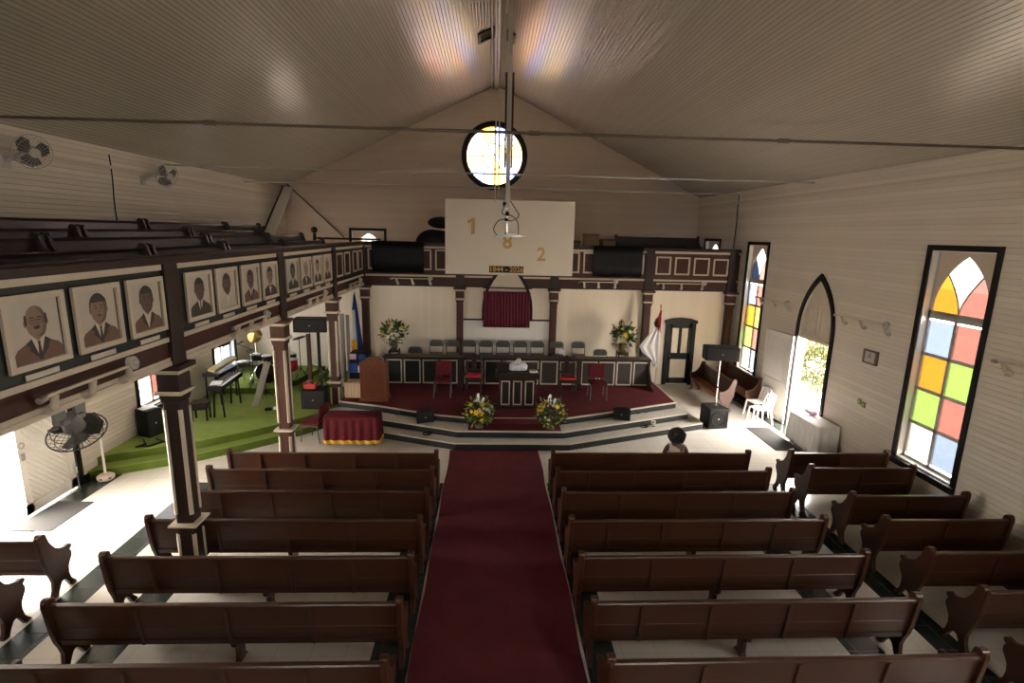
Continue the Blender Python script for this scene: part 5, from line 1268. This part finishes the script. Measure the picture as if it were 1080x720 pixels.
m_ = MB(); m_.cyl((-4.38, 15.5, .34), (-4.38, 15.5, 2.55), .07, n=12); m_.cyl((-4.25, 15.62, .34), (-4.25, 15.62, 2.5), .05, n=12); tag(m_.build('rolled_banner', CASEG), 'grey rolled banners standing behind the column near the flag', 'banner')

# keyboard, stool, drums, stands on the green stage
t = T('keyboard', 'black keyboard with white music sheets on slim legs, green stage', 'keyboard', (-6.75, 13.25, .34), PI/2+.1)
m_ = MB(); m_.bx(-.7, -.17, .72, .7, .17, .83); m_.build('keyboard_body', RUBBER, t, bevel=.01)
m_ = MB(); m_.bx(-.62, -.165, .832, .62, -.03, .842); m_.m = 1
for k in range(36):
    if k % 7 not in (2, 6): m_.bx(-.59+k*.0344, -.11, .842, -.575+k*.0344, -.03, .852)
m_.build('keys', [PAPER, BLACK], t)
for sx in (-.55, .55):
    for sy in (-.12, .12): m_ = MB(); m_.bar((sx, sy, 0), (sx, sy*.7, .72), .035); m_.build('leg', BLACK, t)
m_ = MB(); m_.obx((-.45, .05, .855), (.34, .24, .02), RZ(.2)); b_ = m_.build('music_sheets', PAPER); b_.parent = t
t = T('piano_stool', 'brown wooden stool by the keyboard on the green stage', 'stool', (-7.05, 12.55, .34), .2)
m_ = MB(); m_.bx(-.2, -.17, .40, .2, .17, .46); m_.bx(-.18, -.15, .28, .18, .15, .40); m_.build('seat', DARKW, t, bevel=.01)
for sx in (-.16, .16):
    for sy in (-.13, .13): m_ = MB(); m_.bar((sx, sy, 0), (sx, sy, .3), .04); m_.build('leg', DARKW, t)
m_ = MB(); m_.smooth = True; m_.ell((0, 0, .09), (.22, .16, .09)); m_.ell((.1, .05, .13), (.1, .1, .06)); b_ = m_.build('white_sack', mat('pale_grey_sack', (.5, .5, .47), .8)); b_.location = (-7.65, 12.75, .342); tag(b_, 'pale grey sack slumped on the green stage by the wall', 'sack')
m_ = MB(); m_.prism([(-.55, -.12), (.5, -.16), (.62, -.02), (.5, .13), (-.5, .10)], 'xy', 0, .08); b_ = m_.build('instrument_case', mat('straw_yellow_case', (.50, .42, .17), .5), bevel=.02); b_.location = (-7.25, 14.1, 1.30); b_.rotation_euler = (.06, -.10, PI/2-.05)
tag(b_, 'straw-yellow padded case on the rack behind the keyboard', 'case')
t = T('equipment_rack', 'dark rack under the straw-yellow case by the stage window', 'rack', (-7.3, 14.1, .34)); m_ = MB(); m_.bx(-.22, -.5, .78, .22, .5, .86); m_.build('shelf', BLACK, t)
for sx in (-.18, .18):
    for sy in (-.42, .42): m_ = MB(); m_.bar((sx, sy, 0), (sx, sy, .8), .035); m_.build('leg', BLACK, t)
m_ = MB(); m_.obx((0, 0, .62), (.16, .10, 1.3)); b_ = m_.build('slim_case', CASEG, bevel=.015); b_.location = (-6.2, 13.55, .32); b_.rotation_euler = (.0, .30, .35); tag(b_, 'slim light grey case leaning across the drum platform edge', 'case')
def drum(loc, label, r, h, shell, axis='z', legs=0.0, name='drum'):
    t = T(name, label, 'drum', loc, 0, 'drum kit'); M_ = RX(PI/2) if axis == 'y' else Matrix.Identity(3)
    m_ = MB(); m_.lathe([(r, 0), (r, h)], (0, 0, legs if axis == 'z' else r), 24, M_); m_.build('shell', shell, t)
    m_ = MB(); m_.lathe([(r*.97, h), (r*.97, h+.006)], (0, 0, legs if axis == 'z' else r), 24, M_); m_.build('drumhead', PAPER if axis == 'z' else BLACK, t)
    m_ = MB()
    for z in (.01, h-.01): m_.ring((M_ @ Vector((0, 0, z)))+Vector((0, 0, legs if axis == 'z' else r)), r+.006, .01, 'z' if axis == 'z' else 'y', 24, 6)
    m_.build('hoop', CHROME, t)
    if legs:
        for k in range(3): a = 2*PI*k/3; m_ = MB(); m_.bar((r*math.cos(a)*.9, r*math.sin(a)*.9, legs+.1), (r*1.15*math.cos(a), r*1.15*math.sin(a), 0), .018); m_.build('leg', CHROME, t)
    return t
drum((-6.55, 15.6, .507), 'black bass drum on the raised green drum platform', .30, .42, RUBBER, 'y', name='bass_drum')
drum((-5.95, 15.5, .507), 'red floor tom on the raised green drum platform', .2, .35, REDSEAT, 'z', .3, 'floor_tom')
drum((-7.15, 15.12, .507), 'dark snare drum on the raised green drum platform', .18, .16, GREYP, 'z', .5, 'snare_drum')
drum((-6.55, 15.33, 1.13), 'small dark tom mounted over the bass drum', .15, .18, RUBBER, 'z', 0, 'tom_drum')
for i, (x, y, h, tilt, lab) in enumerate(((-7.05, 15.75, 1.30, 1.15, 'brass cymbal on a stand nearest the stage window'), (-6.1, 15.9, 1.2, -.2, 'brass cymbal on a stand behind the red floor tom'), (-6.5, 16.2, 1.35, .1, 'brass cymbal on the tallest stand behind the bass drum'))):
    t = T('cymbal_stand', lab, 'cymbal', (x, y, .507), i, 'cymbal stands'); m_ = MB(); m_.cyl((0, 0, .2), (0, 0, h+.04), .012, n=8); m_.build('stand_pole', CHROME, t)
    for k in range(3): a = 2*PI*k/3; m_ = MB(); m_.bar((0, 0, .35), (.26*math.cos(a), .26*math.sin(a), 0), .016); m_.build('leg', CHROME, t)
    m_ = MB(); m_.lathe([(.22, 0), (.05, .02), (.03, .035), (.002, .04)], (0, 0, h), 24, RX(tilt)); m_.build('cymbal', BRASS, t)
def mic_stand(loc, label, h, boom=0.0, rz=0.0):
    t = T('microphone_stand', label, 'microphone stand', loc, rz, 'microphone stands'); m_ = MB(); m_.cyl((0, 0, .1), (0, 0, h), .011, n=8); m_.build('stand_pole', BLACK, t)
    for k in range(3): a = 2*PI*k/3; m_ = MB(); m_.bar((0, 0, .24), (.28*math.cos(a), .28*math.sin(a), 0.008), .014); m_.build('leg', BLACK, t)
    m_ = MB(); p = Vector((0, 0, h)); q = p+Vector((boom, 0, .18 if boom else .1)); m_.bar(p-Vector((boom*.3, 0, .05)) if boom else p, q, .014); m_.build('boom_arm', BLACK, t)
    m_ = MB(); m_.tube([q, q+Vector((.06, 0, .02)), q+Vector((.12, 0, .05))], [.012, .016, .024], 10); m_.ell(q+Vector((.13, 0, .055)), .026); m_.build('microphone', GREYP, t)
drum((-6.95, 15.75, 1.05), 'dark rack tom on the stage window side of the kit', .16, .2, RUBBER, 'z', 0, 'tom_drum') if False else None
drum((-6.2, 16.05, .507), 'black floor tom behind the red floor tom', .22, .38, RUBBER, 'z', .32, 'floor_tom')
mic_stand((-5.85, 14.95, .507), 'boom microphone stand at the front corner of the drum platform', 1.0, -.3, .5)
drum((-6.90, 15.42, 1.13), 'dark tom mounted beside the small dark tom over the bass drum', .15, .2, RUBBER, 'z', 0, 'tom_drum')
for i, (x, y, h, tilt, lab) in enumerate(((-7.55, 14.85, 1.25, .35, 'dark cymbal in front of the stage window, lower of two'), (-7.45, 15.35, 1.5, .3, 'dark cymbal in front of the stage window, higher of two'), (-5.75, 15.75, 1.25, -.25, 'dark cymbal behind the red floor tom'))):
    t = T('cymbal_stand', lab, 'cymbal', (x, y, .507), i, 'cymbal stands'); m_ = MB(); m_.cyl((0, 0, .2), (0, 0, h+.04), .012, n=8); m_.build('stand_pole', BLACK, t)
    for k in range(3): a = 2*PI*k/3; m_ = MB(); m_.bar((0, 0, .35), (.2*math.cos(a), .2*math.sin(a), 0), .016); m_.build('leg', BLACK, t)
    m_ = MB(); m_.lathe([(.2, 0), (.05, .02), (.03, .035), (.002, .04)], (0, 0, h), 24, RX(tilt)); m_.build('cymbal', RUBBER, t)
mic_stand((-5.72, 16.6, .507), 'tripod microphone stand by the cream wall, behind the drum platform', 1.45, 0)
mic_stand((-6.2, 14.25, .34), 'boom microphone stand in front of the drum platform', 1.15, -.45)
mic_stand((-6.75, 14.8, .507), 'boom microphone stand beside the dark snare drum', 1.1, -.35, .5)
mic_stand((-5.1, 16.7, .34), 'thin tall microphone stand beside the timber post', 1.5, .0, 1)
m_ = MB(); m_.tube([(-7.6, 11.2, .36), (-7.4, 10.95, .36), (-7.5, 10.8, .36), (-7.25, 10.85, .36), (-7.1, 11.1, .36), (-7.35, 11.25, .36)], .02, 6); tag(m_.build('cable_heap', BLACK), 'black cable looped on the green step beside the black loudspeaker', 'cable')
for i, (x, y, lab) in enumerate(((-5.75, 13.3, 'black and white foot pedals on the green stage'),)):
    t = T('foot_pedal', lab, 'pedal', (x, y, .342), .4); m_ = MB(); m_.prism([(-.1, 0), (.1, 0), (.1, .03), (-.1, .08)], 'yz', -.08, .08); m_.build('pedal_body', RUBBER, t, bevel=.006); m_ = MB(); m_.bx(.12, -.08, 0, .34, .06, .05); m_.build('white_pedal', PLASTIC, t, bevel=.008)
# white pedestal by the doorway
t = T('pole_stand', 'white pole on a rounded pale base beside the diagonal-boarded door', 'stand', (-7.62, 10.02, 0)); m_ = MB(); m_.lathe([(.12, 0), (.15, .03), (.15, .08), (.10, .115), (.03, .13)], n=24); m_.build('stand_base', mat('rosy_white_plastic', (.60, .50, .45), .5), t); m_ = MB(); m_.cyl((0, 0, .14), (0, 0, .95), .022); m_.build('stand_pole', PLASTIC, t)
m_ = MB()
for a in (-.5, .5, 2.6): m_.ell((.137*math.cos(a-1), .137*math.sin(a-1), .06), (.03, .03, .02))
m_.build('base_slot', GREYP, t)
# white plastic chairs by the pointed door
def plastic_chair(loc, rz, label):
    t = T('plastic_chair', label, 'chair', loc, rz, 'white plastic chairs')    # faces -y
    m_ = MB(); m_.prism([(-.2, -.21), (.2, -.21), (.19, .2), (-.19, .2)], 'xy', .42, .445); m_.build('seat', PLASTIC, t, bevel=.01)
    for sx in (-1, 1):
        m_ = MB(); m_.tube([(sx*.23, -.24, 0), (sx*.19, -.19, .43)], [.022, .03], 8); m_.build('leg', PLASTIC, t)
        m_ = MB(); m_.tube([(sx*.22, .26, 0), (sx*.185, .19, .43)], [.022, .03], 8); m_.build('leg', PLASTIC, t)
    m_ = MB()
    for sx in (-1, 1): m_.tube([(sx*.185, .19, .43), (sx*.2, .24, .62), (sx*.17, .30, .82)], [.026, .022, .02], 8)
    m_.tube([(-.17, .30, .82), (0, .315, .85), (.17, .30, .82)], .024, 8); m_.build('back_frame', PLASTIC, t)
    m_ = MB()
    for x in (-.09, -.03, .03, .09): m_.bar((x, .195, .44), (x, .305, .84), .03, .01)
    m_.build('back_slat', PLASTIC, t); return t
plastic_chair((7.46, 13.52, 0), -PI/2+.1, 'white plastic chair nearest the open pointed door')
plastic_chair((7.66, 14.1, 0), -PI/2+.15, 'white plastic chair half hidden behind the other, by the open door leaf')

# ------------------------------------------------------------------ the seated woman in the first pew
t = T('person', 'seated woman seen from behind, curly black hair, striped sleeveless top', 'person', (3.70, 9.41, .065))
def skinned(name, pts, edges, mt, parent, sub=2, smooth=True):
    me = bpy.data.meshes.new(name); me.from_pydata([p[:3] for p in pts], edges, []); me.materials.append(mt)
    o = bpy.data.objects.new(name, me); COL.objects.link(o); o.parent = parent
    sk = o.modifiers.new('skin', 'SKIN'); sk.use_smooth_shade = True
    if not me.skin_vertices: 
        bm = bmesh.new(); bm.from_mesh(me); bm.verts.layers.skin.verify(); bm.to_mesh(me); bm.free()
    for i, p in enumerate(pts):
        sv = me.skin_vertices[0].data[i]; r = p[3]; sv.radius = r if isinstance(r, tuple) else (r, r); sv.use_root = (i == 0)
    ss = o.modifiers.new('round', 'SUBSURF'); ss.levels = sub; ss.render_levels = sub
    return o
bp = [(0, .22, .50, (.16, .12)), (0, .19, .66, (.13, .10)), (0, .18, .82, (.155, .10)), (0, .19, .92, (.10, .07)), (0, .20, .985, .05), (0, .215, 1.06, .075), (0, .225, 1.14, (.08, .092)), (0, .225, 1.21, .06),
      (-.17, .19, .885, .055), (-.235, .20, .72, .045), (-.24, .30, .55, .037), (-.16, .45, .54, .028), (-.12, .50, .53, .024),
      (.17, .19, .885, .055), (.235, .20, .72, .045), (.24, .30, .55, .037), (.16, .45, .54, .028), (.12, .50, .53, .024),
      (-.10, .30, .52, .085), (-.11, .62, .50, .062), (-.11, .62, .27, .05), (-.11, .60, .06, .036), (-.11, .72, .03, .03),
      (.10, .30, .52, .085), (.11, .62, .50, .062), (.11, .62, .27, .05), (.11, .60, .06, .036), (.11, .72, .03, .03)]
be = [(0, 1), (1, 2), (2, 3), (3, 4), (4, 5), (5, 6), (6, 7), (3, 8), (8, 9), (9, 10), (10, 11), (11, 12), (3, 13), (13, 14), (14, 15), (15, 16), (16, 17), (0, 18), (18, 19), (19, 20), (20, 21), (21, 22), (0, 23), (23, 24), (24, 25), (25, 26), (26, 27)]
for sx, w_, b0 in ((-1, 12, len(bp)), (1, 17, len(bp)+10)):
    wx, wy, wz = bp[w_][:3]
    for k in range(5):
        if k < 4: a = (wx-sx*.012+(k-1.5)*.018*-sx, wy+.05, wz-.004, .0095); b = (a[0]-sx*.01, a[1]+.045+(.008 if k in (1, 2) else 0), wz-.02, .007)
        else: a = (wx-sx*.03, wy+.02, wz, .010); b = (a[0]-sx*.025, a[1]+.035, wz-.01, .008)
        i0 = len(bp); bp += [a, b]; be += [(w_, i0), (i0, i0+1)]
body = skinned('body', bp, be, SKIN, t)
def stripes():
    m, N, L, P = nodes('striped_cotton'); P.inputs['Roughness'].default_value = .85
    tc = N.new('ShaderNodeTexCoord'); wv = N.new('ShaderNodeTexWave'); wv.inputs['Scale'].default_value = 16; wv.inputs['Distortion'].default_value = 1.5; L.new(tc.outputs['Object'], wv.inputs['Vector'])
    mx = N.new('ShaderNodeMix'); mx.data_type = 'RGBA'; mx.inputs[6].default_value = (.30, .22, .17, 1); mx.inputs[7].default_value = (.62, .55, .47, 1); L.new(wv.outputs['Fac'], mx.inputs[0]); L.new(mx.outputs[2], P.inputs['Base Color']); return m
skinned('striped_top', [(0, .22, .46, (.185, .145)), (0, .19, .66, (.15, .12)), (0, .18, .82, (.175, .115)), (0, .19, .915, (.14, .09)), (-.15, .19, .895, .066), (.17, .19, .89, .068)], [(0, 1), (1, 2), (2, 3), (3, 4), (3, 5)], stripes(), t)
skinned('skirt', [(0, .24, .49, (.18, .13)), (-.10, .34, .51, .10), (-.12, .64, .48, .085), (-.12, .66, .28, .085), (.10, .34, .51, .10), (.12, .64, .48, .085), (.12, .66, .28, .085)], [(0, 1), (1, 2), (2, 3), (0, 4), (4, 5), (5, 6)], mat('dark_skirt_cloth', (.04, .035, .04), .8), t)
m_ = MB(); m_.smooth = True; rn = random.Random(4)
for i in range(210):
    v = Vector((rn.gauss(0, 1), rn.gauss(-.25, 1), rn.gauss(.15, .9))).normalized()
    if v.y > .62 and v.z < .55: continue
    c_ = Vector((0, .20, 1.105)) + Vector((v.x*.14, v.y*.13, v.z*.135)); r = rn.uniform(.024, .048); m_.ell(c_, (r, r, r), 7, 5)
m_.ell((0, .19, 1.11), (.13, .115, .13), 16, 10); m_.build('hair', AFRO, t)
m_ = MB(); m_.smooth = True; m_.ell((0, .325, 1.105), (.013, .02, .022)); m_.build('nose', SKIN, t)
m_ = MB(); m_.smooth = True; m_.ell((0, .312, 1.065), (.026, .012, .010)); m_.build('mouth', mat('dark_rose_lip', (.10, .03, .028), .4), t)
for sx in (-1, 1):
    m_ = MB(); m_.smooth = True; m_.ell((sx*.033, .308, 1.14), (.014, .010, .009)); m_.build('eye', PAPER, t)
    m_ = MB(); m_.smooth = True; m_.ell((sx*.084, .22, 1.12), (.012, .022, .034)); m_.build('ear', SKIN, t)

# ------------------------------------------------------------------ outside the pointed door
t = T('garden_tree', 'sunlit yellow-green tree outside the open pointed door', 'tree', (11.35, 17.35, -1.0))
m_ = MB(); m_.smooth = True; m_.tube([(0, 0, 0), (.02, 0, .4), (-.03, .03, .9), (.05, 0, 1.7)], [.07, .06, .05, .03], 10); m_.tube([(0, 0, .35), (-.2, .05, .8), (-.35, .05, 1.3)], [.045, .035, .02], 8); m_.tube([(0, 0, .45), (.22, -.1, .9), (.4, -.1, 1.5)], [.045, .035, .02], 8); m_.build('trunk', BARK, t)
f = foliage((0, 0, 1.75), (.8, .85, .95), 1700, .17, .04, 31, .1).build('foliage', [mat('sunny_leaf', (.035, .042, .006), .6, .3), mat('sunny_pale_leaf', (.055, .058, .012), .6, .3)], t); f['kind'] = 'stuff'
